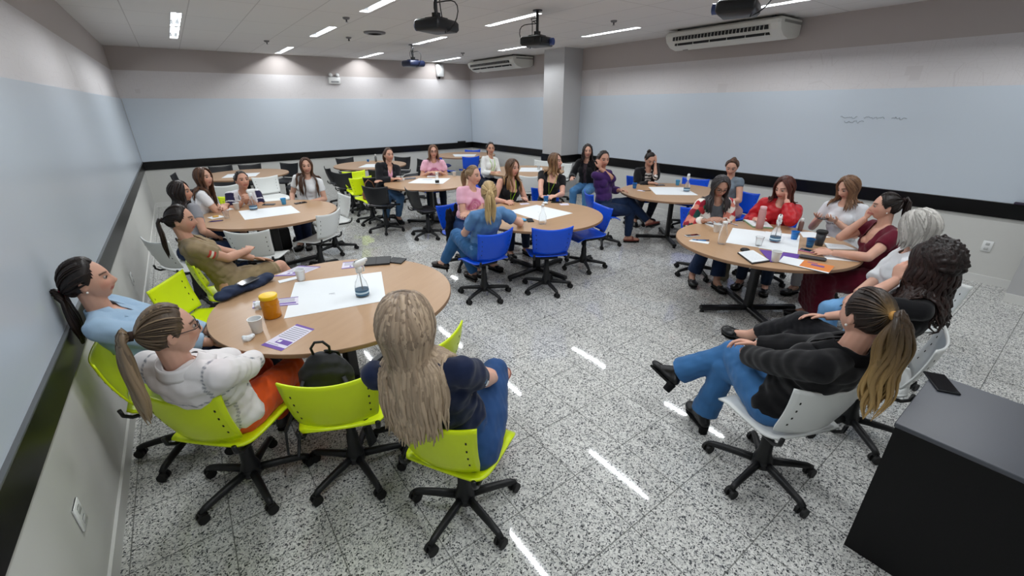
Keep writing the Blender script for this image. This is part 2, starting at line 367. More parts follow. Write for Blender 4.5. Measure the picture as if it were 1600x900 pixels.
# ---------------------------------------------------------------- chairs
M_shell = dict(lime=mat('lime_shell', 'd9ef10', .35), white=mat('white_shell', 'dfe2e0', .35),
               blue=mat('blue_shell', '0a50d6', .33), black=mat('black_shell', '1d1e21', .4))
M_slot = mat('slot_dark', '20211a', .8)
def make_chair(kind):
    ms = M_shell[kind]; t = empty('office_chair', (0, 0, 0))
    def seat(u, v):
        hw = .222*(1-.10*max(0, -v)**3-.05*abs(v)**8); x = u*hw*(1-.06*abs(v)**6)
        y = v*.205+.012*(1-u*u)*(v > 0)*v; z = .452-.012*(1-u*u)*(1-v*v)+.006*u*u
        if v > .45: z -= .045*((v-.45)/.55)**2
        if v < -.6: z += .018*((-.6-v)/.4)**2
        return (x, y, z)
    MB().panel(seat, 15, 17, .011).build('seat', ms, t)
    def backp(u, v):
        hw = .198+.028*(v+1)/2; x = u*hw*(1-.05*max(0, -v-.5)**2*4*(abs(u)**3)); s = (v+1)/2
        z = .505+.275*s+.026*u*u*s-.012*(1-u*u)*(1-s)-.0*u
        y = -.205-.075*s-.03*(1-s)*(0)+.042*u*u-.012*math.sin(PI*s)
        return (x, y, z)
    b = MB(); b.panel(backp, 17, 13, .010); b.cm = 1
    for s in (-1, 1):
        for v in (-.55, -.2, .15, .5):
            p = np.array(backp(s*.80, v)); q = np.array(backp(s*.80, v+.12)); d = nrm(q-p); n = nrm(np.cross(np.array(backp(s*.85, v))-np.array(backp(s*.75, v)), d))
            x = np.cross(d, n); b.box(p, (.007, .0122, .013), M=np.column_stack([x, n, d]))
    b.build('backrest', [ms, M_slot], t)
    for s in (-1, 1):
        MB().tube([(s*.10, .08, .428), (s*.16, .02, .428), (s*.178, -.12, .428), (s*.185, -.19, .433), (s*.19, -.222, .46), (s*.191, -.228, .50)], .0125, 8, flat=(1, .8)).build('back_support', M_blackmetal, t)
    MB().box((0, -.01, .418), (.2, .24, .03), bev=.01).box((.13, .04, .412), (.13, .012, .012)).build('seat_mechanism', M_black, t)
    MB().lathe([(.052, .09), (.05, .13), (.036, .17), (.032, .26), (.026, .27), (.026, .405)], n=16).build('gas_column', M_black, t)
    b = MB(); b.lathe([(.04, .062), (.052, .07), (.055, .11), (.045, .125), (.02, .128)], n=16)
    for k in range(5):
        a = 2*PI*k/5+.3; c, q = math.cos(a), math.sin(a)
        b.tube([(c*.03, q*.03, .098), (c*.12, q*.12, .09), (c*.2, q*.2, .08), (c*.262, q*.262, .070), (c*.29, q*.29, .058)], [.026, .025, .0225, .021, .018], 8, flat=(.85, .95))
    b.build('star_base', M_black, t)
    for k in range(5):
        a = 2*PI*k/5+.3; c, q = math.cos(a), math.sin(a); e = MB(); p = np.array((c*.285, q*.285, 0)); a2 = a+1.9*k+.7
        ax = np.array((math.cos(a2), math.sin(a2), 0))
        for s in (-1, 1): e.tube([p+ax*s*.008+(0, 0, .0275), p+ax*s*.025+(0, 0, .0275)], .0275, 14)
        e.tube([p+(0, 0, .03), p+(0, 0, .062)], .013, 8)
        e.box(p+(0, 0, .05), (.03, .03, .018), rz=a2, bev=.006)
        e.build('caster', M_rubber, t, smooth=True, auto=40)
    return t
CH = {k: make_chair(k) for k in M_shell}; used = set()
def chair(kind, x, y, face, label, star=None, group=None):
    """face: heading of the sitter in degrees from +x"""
    if kind in used: t = copy_tree(CH[kind])
    else: t = CH[kind]; used.add(kind)
    t.location = (x, y, 0); t.rotation_euler = (0, 0, R(face-90))
    if star is not None:
        for ch in t.children:
            if ch.name.startswith(('star_base', 'caster')): ch.rotation_euler = (0, 0, R(star-(face-90))-.3)
    tag(t, label, 'chair', group or {'lime': 'lime green swivel chairs', 'white': 'white swivel chairs', 'blue': 'blue swivel chairs', 'black': 'black swivel chairs'}[kind])
    return t
chair('lime', .34, 2.93, 0, 'lime green chair against the left wall under the woman in the light blue shirt', 20)
chair('lime', .60, 2.36, 45, 'lime green chair under the woman in orange trousers', 63)
chair('lime', 1.11, 2.11, 65, 'lime green chair with a black backpack on its seat', 60)
chair('lime', 1.48, 1.48, 30, 'lime green chair under the blonde woman in navy seen from behind', 60)
chair('lime', 1.52, 2.15, 112, 'lime green chair with a hanging strap right of the long-haired blonde woman', 10)
chair('lime', .60, 3.80, -28, 'empty lime green chair between the ponytailed women at the near left table', 40)
chair('lime', .80, 4.38, 2, 'lime green chair under the woman in khaki uniform', 30)
chair('lime', 1.2, 7.2, -90, 'lime green chair of the woman in the white and navy jersey', 10)
chair('lime', 3.25, 7.75, -78, 'lime green chair with a brown bag on its seat', 69)
chair('lime', 3.35, 8.62, -92, 'lime green chair standing behind the lime chair with the bag', 20)
# white
chair('white', .50, 5.45, 30, 'white chair by the left wall behind the woman in uniform', 0)
chair('white', 1.18, 5.34, 60, 'empty white chair with its back to the near left table', 20)
chair('white', 1.83, 5.68, 128, 'white chair half turned at the right edge of the second left table', 35)
chair('white', 2.22, 6.45, 186, 'white chair with gap behind, right of the second left table', 55)
chair('white', .66, 6.72, -10, 'white chair under the brown-haired woman with crossed arms', 10)
chair('white', 1.88, 8.95, -80, 'white chair behind the woman in the jersey, at the far left table', 5)
chair('white', 1.15, 8.85, 95, 'white chair behind the brown-haired woman with crossed arms', 50)
chair('white', 2.1, 7.25, -120, 'white chair under the long-haired woman at the second left table', 22)
chair('white', 2.97, .66, 67, 'white chair in the foreground under the woman in black blazer and jeans', 33)
chair('white', 3.80, .50, 98, 'white chair under the curly-haired woman in black', 12)
chair('white', 4.82, .62, 150, 'white chair under the grey-haired woman', 30)
chair('white', 5.52, .93, 125, 'white chair under the woman in the maroon dress', 40)
chair('white', 6.30, 1.50, 170, 'white chair under the woman looking at her phone', 0)
chair('white', 6.85, 5.85, 205, 'white chair under the woman in black cardigan and blue jeans', 15)
chair('white', 5.86, 6.42, 60, 'white chair with its back to the lanyard women at the centre', 15)
chair('white', 7.15, 7.75, -160, 'white chair at the far right table, left of the pair', 15)
chair('white', 7.2, 7.15, 185, 'white chair at the far right table beside the column', 45)
# blue
chair('blue', 3.09, 3.76, 92, 'blue chair under the woman in the denim jumpsuit', 57)
chair('blue', 3.77, 3.49, 62, 'empty blue chair with its back to the camera at the centre table', 39)
chair('blue', 4.64, 3.75, 165, 'empty blue chair pushed in at the right of the centre table', 24)
chair('blue', 3.42, 4.76, -80, 'blue chair under the woman with folded arms in a pink shirt', 10)
chair('blue', 4.28, 5.0, -95, 'blue chair under the woman in the sleeveless black top', 30)
chair('blue', 4.98, 4.9, -125, 'blue chair under the woman in the black square-neck top', 30)
chair('blue', 5.58, 4.30, -30, 'blue chair under the woman in the purple blouse', 9)
chair('blue', 7.08, 4.78, -125, 'blue chair under the woman with hand on forehead', 20)
chair('blue', 7.50, 4.1, 198, 'empty blue chair behind the right middle table', 20)
chair('blue', 5.60, 2.70, -125, 'blue chair under the woman in the floral jacket', 18)
chair('blue', 6.98, 3.10, 165, 'blue chair under the woman hidden behind the floral jacket', 18)
chair('blue', 6.05, 2.12, -165, 'blue chair under the woman in red', 40)
chair('blue', 4.62, 7.92, -112, 'blue chair under the woman with glasses in pink', 40)
chair('blue', 5.55, 7.45, -80, 'blue chair under the woman in the white long-sleeved top', 40)
chair('blue', 7.30, 10.85, 230, 'blue chair behind the far corner table', 10)
chair('blue', 6.58, 9.83, 75, 'blue chair with its back to the camera at the far corner table', 10)
chair('blue', 6.00, 10.05, 10, 'blue chair turned sideways at the left of the far corner table', 20)
chair('blue', 6.45, 11.05, -50, 'blue chair at the back left of the far corner table', 20)
# black
for (x, y, a, l, st) in ((.72, 10.62, -10, 'black chair left of the far left table, nearest the left wall', 0), (1.33, 11.28, -88, 'black chair behind the far left table, second from the left wall', 20),
        (1.85, 11.2, -95, 'black chair behind the far left table, third from the left wall', 10), (2.45, 10.95, -135, 'black chair at the back right corner of the far left table', 30),
        (2.52, 10.0, 180, 'black chair seen edge-on at the right of the far left table', 30), (3.95, 11.1, -85, 'black chair behind the middle far table', 10),
        (3.33, 9.75, 0, 'black chair left of the middle far table, the outer one', 10), (3.30, 9.0, 40, 'black chair left of the middle far table, nearer the lime chairs', 30),
        (3.92, 9.05, 78, 'black chair with its back to the camera at the middle far table', 50), (4.97, 10.5, -140, 'black chair peeping out behind the woman in the black blazer', 30),
        (4.72, 9.02, 125, 'black chair right of the woman in the black blazer', 30), (5.05, 9.75, 188, 'black chair seen edge-on at the right of the middle far table', 20),
        (3.24, 7.05, 42, 'black chair with its back to the lime chair and bag', 30), (3.66, 6.30, 3, 'empty black chair in front of the pink shirt table', 57),
        (3.45, 7.66, -85, 'black chair under the woman in the black blazer and jeans at the pink table', 30)):
    chair('black', x, y, a, l, st)

# ---------------------------------------------------------------- tables
M_top = mat('beech_laminate', 'b2906f', .34, noise=(3.5, .35, 'a88666', (1, 9, 1)), spec=.4)
M_edge = mat('table_edge', '8f6f54', .5)
def make_table():
    t = empty('round_table', (0, 0, 0)); r = .79
    b = MB(); b.lathe([(r-.004, .722), (r, .726), (r, .746), (r-.003, .75)], n=96); b.cm = 0
    o = b.build('tabletop', [M_edge, M_top], t, smooth=True, auto=30)
    for p in o.data.polygons:
        if len(p.vertices) > 4 and p.normal.z > .5: p.material_index = 1
    MB().box((0, 0, .7), (.5, .05, .04)).box((0, 0, .7), (.05, .5, .04)).box((0, 0, .715), (.2, .2, .014)).build('under_frame', M_blackmetal, t, smooth=False)
    MB().box((0, 0, .37), (.10, .055, .66), bev=.012).build('post', M_blackmetal, t, smooth=False)
    b = MB(); b.box((0, 0, .045), (.98, .06, .045), bev=.01); b.box((0, 0, .046), (.06, .98, .045), bev=.01)
    b.build('cross_base', M_blackmetal, t, smooth=False)
    for k in range(4):
        a = k*PI/2; MB().lathe([(.022, 0), (.022, .014), (.01, .016), (.01, .03)], c=(.465*math.cos(a), .465*math.sin(a), 0), n=12).build('foot', M_rubber, t)
    return t
T0 = None
TAB = dict(T1=(1.367, 2.975, 30), T2=(4.04, 3.99, 7), T3=(5.035, 1.775, 54), T4=(1.43, 6.14, 10), T5=(4.10, 7.0, 45), T6=(6.60, 3.84, 48), T7=(1.62, 10.15, 20), T8=(4.1, 10.0, 10), T9=(6.85, 10.4, 30), T10=(6.25, 7.05, 20))
TL = dict(T1='round beech table nearest the camera at left, with the yellow jar', T2='round beech table in the centre with blue chairs around', T3='round beech table at right crowded with notebooks and cups',
          T4='round beech table at left between white chairs', T5='round beech table of the pink shirt women', T6='round beech table by the right wall under the woman with hand on forehead',
          T7='round beech table farthest left, among black and white chairs', T8='empty round beech table at the middle back among black chairs', T9='round beech table in the far corner among blue chairs', T10='round beech table by the column among white chairs')
for k, (x, y, a) in TAB.items():
    if T0 is None: T0 = t = make_table()
    else: t = copy_tree(T0)
    t.location = (x, y, 0); t.rotation_euler = (0, 0, R(a)); tag(t, TL[k], 'table', 'round beech tables')

# ---------------------------------------------------------------- desk at the right foreground
M_desk = mat('black_desk_laminate', '0a0a0b', .45, spec=.25, noise=(300, .35, '1b1b1d'))
M_dtop = mat('charcoal_desk_top', '4a4d54', .3, noise=(260, .3, '53565d'))
t = empty('teacher_desk', (3.15, -.45, 0), 0, 'black box desk with charcoal top in the right foreground', 'desk')
MB().box((0, 0, .739), (.60, 1.30, .022), bev=.003).build('desk_top', M_dtop, t, smooth=False)
MB().box((-.285, 0, .364), (.018, 1.29, .728)).build('front_panel', M_desk, t, smooth=False)
MB().box((0, .636, .364), (.55, .018, .728)).build('side_panel', M_desk, t, smooth=False)
MB().box((0, -.636, .364), (.55, .018, .728)).build('side_panel', M_desk, t, smooth=False)
MB().box((.2, 0, .5), (.018, 1.25, .4)).build('modesty_panel', M_desk, t, smooth=False)

# ---------------------------------------------------------------- wall and ceiling equipment
M_ac = mat('aircon_plastic', 'd6d6cf', .4); M_dark = mat('vent_dark', '111214', .6)
def aircon(y0, y1, label):
    t = empty('air_conditioner', (RX, (y0+y1)/2, 3.03), 0, label, 'air conditioner'); L = y1-y0
    prof = [(-.03, 0), (-.60, 0), (-.655, -.03), (-.665, -.075), (-.63, -.15), (-.52, -.225), (-.38, -.255), (-.10, -.225), (-.03, -.19)]
    b = MB(); n = len(prof); V = []
    ys_ = [(-L/2, .93), (-L/2+.03, 1), (-L/2+.10, 1), (L/2-.10, 1), (L/2-.03, 1), (L/2, .93)]
    for y, s in ys_:
        for px, pz in prof: V.append(((px+.33)*s-.33, y, (pz+.12)*s-.12))
    F = [(j*n+i, j*n+(i+1) % n, (j+1)*n+(i+1) % n, (j+1)*n+i) for j in range(len(ys_)-1) for i in range(n)]
    F += [tuple(range(n)), tuple(range((len(ys_)-1)*n, len(ys_)*n))[::-1]]
    b.add(V, F).build('casing', M_ac, t, smooth=False)
    def grill(x, z, dx, dz, name, nv):
        g = MB(); g.box((x, 0, z), (dx, L-.30, dz)); g.build(name, M_dark, t, smooth=False)
        lv = MB()
        for k in range(nv):
            MB().box((x-.004, -L/2+.2+(L-.4)*k/(nv-1), z-.004), (dx*1.02, .006, dz*1.0)).build('vane', M_ac, t, smooth=False)
    grill(-.645, -.115, .045, .05, 'air_outlet', 26); grill(-.58, -.188, .035, .030, 'air_slot', 6)
    MB().box((-.30, -L/2-.002, -.05), (.5, .006, .03)).build('side_seam', mat('seam', '8d8d88', .5), t, smooth=False)
    MB().box((-.395, L/2-.22, -.252), (.02, .09, .006)).build('maker_plate', M_dark, t, smooth=False)
    for y in (-L/2+.15, L/2-.15): MB().box((-.35, y, .013), (.4, .03, .026)).build('bracket', M_dark, t, smooth=False)
aircon(3.12, 4.86, 'large white ceiling-hung air conditioner on the right wall')
aircon(8.95, 10.95, 'white ceiling-hung air conditioner in the far right corner')

def projector(x, y, z, face, label, col='121316', lens_c='3a4a7a'):
    t = empty('projector', (x, y, z), R(face), label, 'projector'); mp_ = mat('projector_'+col, col, .4)
    MB().box((0, 0, 0), (.36, .30, .10), bev=.022).build('body', mp_, t)
    MB().tube([(.09, -.14, 0), (.09, -.185, 0)], .042, 18).tube([(.09, -.185, 0), (.09, -.19, 0)], [.034, .030], 18).build('lens', mat('lens_'+lens_c, lens_c, .15), t, auto=40)
    MB().box((-.08, -.152, 0), (.13, .006, .055)).box((-.182, .02, 0), (.006, .16, .05)).build('vent_grille', M_dark, t, smooth=False)
    b = MB(); b.box((0, 0, .065), (.16, .16, .012)); b.box((.0, 0, .09), (.06, .06, .05))
    for a in range(4): b.tube([(0, 0, .072), (.12*math.cos(a*PI/2+.8), .12*math.sin(a*PI/2+.8), .055)], .008, 6)
    b.build('mount_bracket', M_blackmetal, t, smooth=False)
    MB().tube([(0, 0, .08), (0, 0, RH-z)], .018, 10).lathe([(.06, RH-z-.012), (.06, RH-z)], n=16).build('ceiling_pole', M_blackmetal, t, auto=40)
    for k, (a, c) in enumerate(((.4, .13), (-.5, .10), (1.6, .16))):
        P = [(0, .02, .26-.03*k)]+[(c*math.sin(q)*math.cos(a)*1.1, .1+c*math.sin(q)*math.sin(a), .26-.03*k-.22*(q/PI)+.05*math.sin(q*1.6)) for q in np.linspace(.2, PI, 9)]+[(.05*k-.05, .14, .02)]
        MB().tube(P, .0055, 6).build('cable', M_rubber, t)
    return t
projector(3.07, 4.45, 2.715, 205, 'black projector on a ceiling pole, nearest the left rows of lights')
projector(4.66, 4.80, 2.715, 20, 'black projector with looping cables, left of the column')
projector(4.76, 8.70, 2.73, 190, 'small dark projector near the back wall with bluish casing', '1c2440')
projector(4.74, 2.26, 2.715, 200, 'black projector at the top edge beside the large air conditioner')

t = empty('emergency_light', (4.13, RY1-.03, 2.55), 0, 'white emergency light box with two lamps on the back wall', 'emergency light')
MB().box((0, 0, 0), (.28, .06, .15), bev=.012).build('casing', M_white, t)
for s in (-1, 1): MB().lathe([(.02, -.02), (.04, 0), (.045, .03), (.03, .04)], c=(s*.08, -.01, .11), n=14, M=Matrix.Rotation(R(60), 3, 'X')).build('lamp_head', M_white, t)
MB().box((0, -.031, -.03), (.18, .004, .03)).build('label_strip', mat('grey_label', '8c8f92', .5), t, smooth=False)
t = empty('wall_speaker', (7.0, RY1-.07, 2.86), 0, 'small white box speaker on the back wall near the far corner', 'speaker')
MB().box((0, 0, 0), (.2, .13, .3), bev=.02).build('casing', M_white, t)
MB().box((0, -.067, 0), (.16, .005, .25), bev=.01).build('grille', mat('speaker_grille', 'c2c4c4', .7), t)
MB().box((0, .055, -.17), (.05, .03, .06)).build('bracket', M_dark, t, smooth=False)

for (x, y, l) in ((3.63, 7.6, 'round air vent in the ceiling near the back projector'),):
    t = empty('ceiling_vent', (x, y, RH), 0, l, 'vent')
    MB().lathe([(.17, 0), (.165, -.02), (.12, -.03), (.11, -.015), (.01, -.015)], n=32).build('frame', mat('vent_grey', '77777a', .5), t)
    for k in range(3): MB().lathe([(.03+.03*k, -.03), (.045+.03*k, -.018), (.04+.03*k, -.015)], n=24).build('ring', M_dark, t)
for (x, y, l) in ((3.46, 8.37, 'small round smoke detector beside the ceiling vent'), (2.88, 6.6, 'small sprinkler head left of the nearest projector'), (6.3, 9.4, 'small sprinkler head near the far air conditioner'), (6.0, 4.75, 'small sprinkler head left of the large air conditioner'), (2.4, 9.6, 'small sprinkler head above the far tables')):
    t = empty('smoke_detector' if 'smoke' in l else 'sprinkler', (x, y, RH), 0, l, 'smoke detector' if 'smoke' in l else 'sprinkler')
    MB().lathe([(.045, 0), (.045, -.01), (.035, -.022), (.01, -.026)], n=20).build('base', mat('vent_grey', '77777a', .5), t)
    MB().lathe([(.012, -.02), (.010, -.05), (.02, -.055), (.02, -.058)], n=12).build('sensor_head', M_chrome if 'sprink' in l else M_dark, t)
def outlet(loc, axis, label):
    t = empty('wall_outlet', loc, R(axis), label, 'wall outlet')
    MB().box((0, 0, 0), (.085, .010, .125), bev=.004).build('plate', M_white, t)
    for dz in (-.028, .028): MB().box((0, -.006, dz), (.036, .005, .028), bev=.002).build('socket', mat('outlet_grey', 'b9bbb9', .5), t)
outlet((.006, 2.106, .424), 90, 'white wall outlet low on the left wall in the foreground')
outlet((.006, 5.517, .40), 90, 'white wall outlet low on the left wall behind the lime chair')
outlet((RX-.006, .56, .434), -90, 'white wall outlet on the right wall under the black strip')
t = empty('board_eraser', (RX-.045, .42, .955), 0, 'purple eraser lying on the black strip at the right edge', 'eraser')
MB().box((0, 0, 0), (.05, .16, .024), bev=.006).build('felt_pad', mat('eraser_purple', '2b2136', .6), t)
t = empty('board_eraser', (7.6, RY1-.045, .955), 0, 'black board eraser on the strip in the far corner', 'eraser')
MB().box((0, 0, 0), (.26, .05, .05), bev=.008).build('felt_pad', M_dark, t)
# ---------------------------------------------------------------- people
def caps(mb, a, b, ra, rb, flat=False, n=12):
    mb.tube([a, b], [ra, rb], n, round_ends=not flat)
def remesh(mb, vox, it=3, lam=.5):
    me = bpy.data.meshes.new('tmp'); me.from_pydata([tuple(map(float, v)) for v in mb.arr()], [], mb.F)
    o = bpy.data.objects.new('tmp', me); COL.objects.link(o)
    m = o.modifiers.new('r', 'REMESH'); m.mode = 'VOXEL'; m.voxel_size = vox; m.adaptivity = 0
    dg = bpy.context.evaluated_depsgraph_get(); ev = o.evaluated_get(dg); em = ev.to_mesh()
    V = np.empty(len(em.vertices)*3, np.float32); em.vertices.foreach_get('co', V); V = V.reshape(-1, 3).astype(float)
    L = np.empty(len(em.loops), np.int32); em.loops.foreach_get('vertex_index', L); F = L.reshape(-1, 4)
    E = np.empty(len(em.edges)*2, np.int32); em.edges.foreach_get('vertices', E); E = E.reshape(-1, 2)
    ev.to_mesh_clear(); bpy.data.objects.remove(o); bpy.data.meshes.remove(me)
    return smooth(V, E, it, lam), F, E
def smooth(V, E, it, lam=.5, only=None):
    n = len(V); deg = np.bincount(E.ravel(), minlength=n).astype(float); deg[deg == 0] = 1
    for k in range(it):
        S = np.stack([np.bincount(E[:, 0], V[E[:, 1], a], n)+np.bincount(E[:, 1], V[E[:, 0], a], n) for a in range(3)], 1)/deg[:, None]
        W_ = V+(S-V)*lam
        V = W_ if only is None else np.where(only[:, None], W_, V)
    return V
def cut(V, F, mask):
    """drop faces whose vertices are all masked, tidy the rim"""
    keep = ~mask[F].all(1); F = F[keep]
    e = np.sort(np.concatenate([F[:, [0, 1]], F[:, [1, 2]], F[:, [2, 3]], F[:, [3, 0]]]), 1)
    key, cnt = np.unique(e, axis=0, return_counts=True); rim = key[cnt == 1]
    if len(rim):
        on = np.zeros(len(V), bool); on[rim.ravel()] = True; V = smooth(V, rim, 6, .5, on)
    us = np.unique(F); mp = -np.ones(len(V), int); mp[us] = np.arange(len(us)); return V[us], mp[F]
def wrinkle(V, seed, amp, wl=.09, n=9):
    r = np.random.default_rng(seed); D = np.zeros(len(V))
    for k in range(n):
        d = r.normal(size=3); d /= np.linalg.norm(d); w = wl*r.uniform(.5, 1.6); D += np.sin(V@d*2*PI/w+r.uniform(0, 6)+1.3*np.sin(V@r.normal(size=3)*9))
    return D/n*2.2*amp
def displace(V, F, amt):
    n = np.zeros_like(V); c = np.cross(V[F[:, 2]]-V[F[:, 0]], V[F[:, 3]]-V[F[:, 1]])
    for k in range(4):
        for a in range(3): n[:, a] += np.bincount(F[:, k], c[:, a], len(V))
    n /= np.linalg.norm(n, axis=1, keepdims=True)+1e-9; return V+n*amt[:, None]
def ik(S, H, a, b, pole):
    S, H = np.asarray(S, float), np.asarray(H, float); d = H-S; L = np.linalg.norm(d); L2 = min(max(L, abs(a-b)+.02), (a+b)*.997)
    d = d/L; H = S+d*L2; x = (a*a-b*b+L2*L2)/(2*L2); h = math.sqrt(max(a*a-x*x, 0))
    p = np.asarray(pole, float); p = p-d*np.dot(p, d); return S+d*x+nrm(p)*h, H
def gauss(x, m, s): return np.exp(-((x-m)/s)**2/2)
# --- head shape: unit sphere directions -> head-local position (x right, y face, z up)
def head_surface(S):
    x, y, z = S[:, 0], S[:, 1], S[:, 2]; dn = np.clip(-z, 0, 1); up = np.clip(z, 0, 1)
    a = .0750*(1-.27*dn**1.7)*(1-.05*up); fr = y > 0
    b = np.where(fr, .090*(1-.02*dn), .098*(1-.42*dn**1.2)); c = np.where(z > 0, .112, np.where(fr, .117, .105))
    P = np.stack([a*x, b*y, c*z], 1); P[:, 1] += np.where(z > 0, -.006*up*fr, 0)+.010*dn*fr
    f = np.clip(y*1.6, 0, 1); X, Z = P[:, 0], P[:, 2]
    q = lambda cx, cz, sx, sz: gauss(X, cx, sx)*gauss(Z, cz, sz)
    dy = .016*q(0, -.030, .0095, .012)+.010*q(0, -.012, .0075, .018)+.004*q(.011, -.035, .006, .006)+.004*q(-.011, -.035, .006, .006)
    dy += -.0085*(q(.031, .004, .013, .0095)+q(-.031, .004, .013, .0095))+.0035*(q(.03, .026, .018, .007)+q(-.03, .026, .018, .007))
    dy += .004*(q(.042, -.028, .018, .014)+q(-.042, -.028, .018, .014))+.0065*q(0, -.0585, .017, .0055)+.005*q(0, -.0695, .014, .005)-.0045*q(0, -.064, .022, .0022)
    dy += -.003*q(0, -.080, .02, .005)+.007*q(0, -.100, .018, .012)
    P[:, 1] += dy*f; return P
def sphere_dirs(n=72, m=54):
    V = []
    for i in range(m+1):
        th = PI*(i+.03*(i == 0)-.03*(i == m))/m
        for k in range(n): V.append((math.sin(th)*math.cos(2*PI*k/n), math.sin(th)*math.sin(2*PI*k/n), -math.cos(th)))
    F = [(i*n+k, i*n+(k+1) % n, (i+1)*n+(k+1) % n, (i+1)*n+k) for i in range(m) for k in range(n)]
    return np.array(V), F+[tuple(range(n))[::-1], tuple(range(m*n, (m+1)*n))]
DIRS, DIRF = sphere_dirs()
def hairline(phi):
    """elevation (deg) of the hair edge at azimuth phi (deg, 0 = face)"""
    return np.interp(np.abs(phi), [0, 35, 55, 72, 84, 100, 115, 150, 180], [54, 50, 36, 8, -6, 4, -24, -36, -38])
def face_angles(D): return np.degrees(np.arctan2(np.abs(D[:, 0]), D[:, 1])), np.degrees(np.arcsin(np.clip(D[:, 2], -1, 1)))

def hand(mb, wrist, d, n, side, curl=.5, spread=.12, thumb=.6, k=1.0):
    """side +1 right hand, -1 left; d finger direction, n palm normal"""
    d = nrm(d); n = nrm(n-d*np.dot(n, d)); s = np.cross(d, n)*side
    M = np.array([s, n, d]); tips = []
    mb.ell(wrist+d*.045*k, (.036*k, .0145*k, .052*k), M, 12, 8); mb.ell(wrist+d*.062*k, (.039*k, .013*k, .03*k), M, 12, 8)
    for i, (off, L, r) in enumerate(((.029, .070, .0085), (.0095, .078, .0088), (-.0105, .073, .0083), (-.029, .057, .0073))):
        p = wrist+(d*.083+s*off)*k-d*.006*abs(i-1)*k; dd = nrm(d+s*spread*(1.5-i)*.5); P = [p-dd*.02*k, p]; c = curl*(1+.12*i)
        for j, f in enumerate((.45, .31, .24)):
            dd = nrm(dd*math.cos(c*(.9 if j else .7))+n*math.sin(c*(.9 if j else .7))); p = p+dd*L*f*k; P.append(p)
        mb.tube(P, [r*k, r*k*1.02, r*.96*k, r*.88*k, r*.74*k], 8, round_ends=True); tips.append(P[-1])
    b = wrist+(d*.022+s*.024)*k; t1 = nrm(s*.75+d*.65+n*.25*thumb); p1 = b+t1*.036*k; t2 = nrm(s*.25+d*.9+n*.5*thumb); p2 = p1+t2*.030*k; p3 = p2+nrm(t2+n*.25*thumb)*.022*k
    mb.tube([b-t1*.01, b, p1, p2, p3], [.011*k, .0125*k, .0105*k, .0095*k, .0075*k], 8, round_ends=True)
    return tips

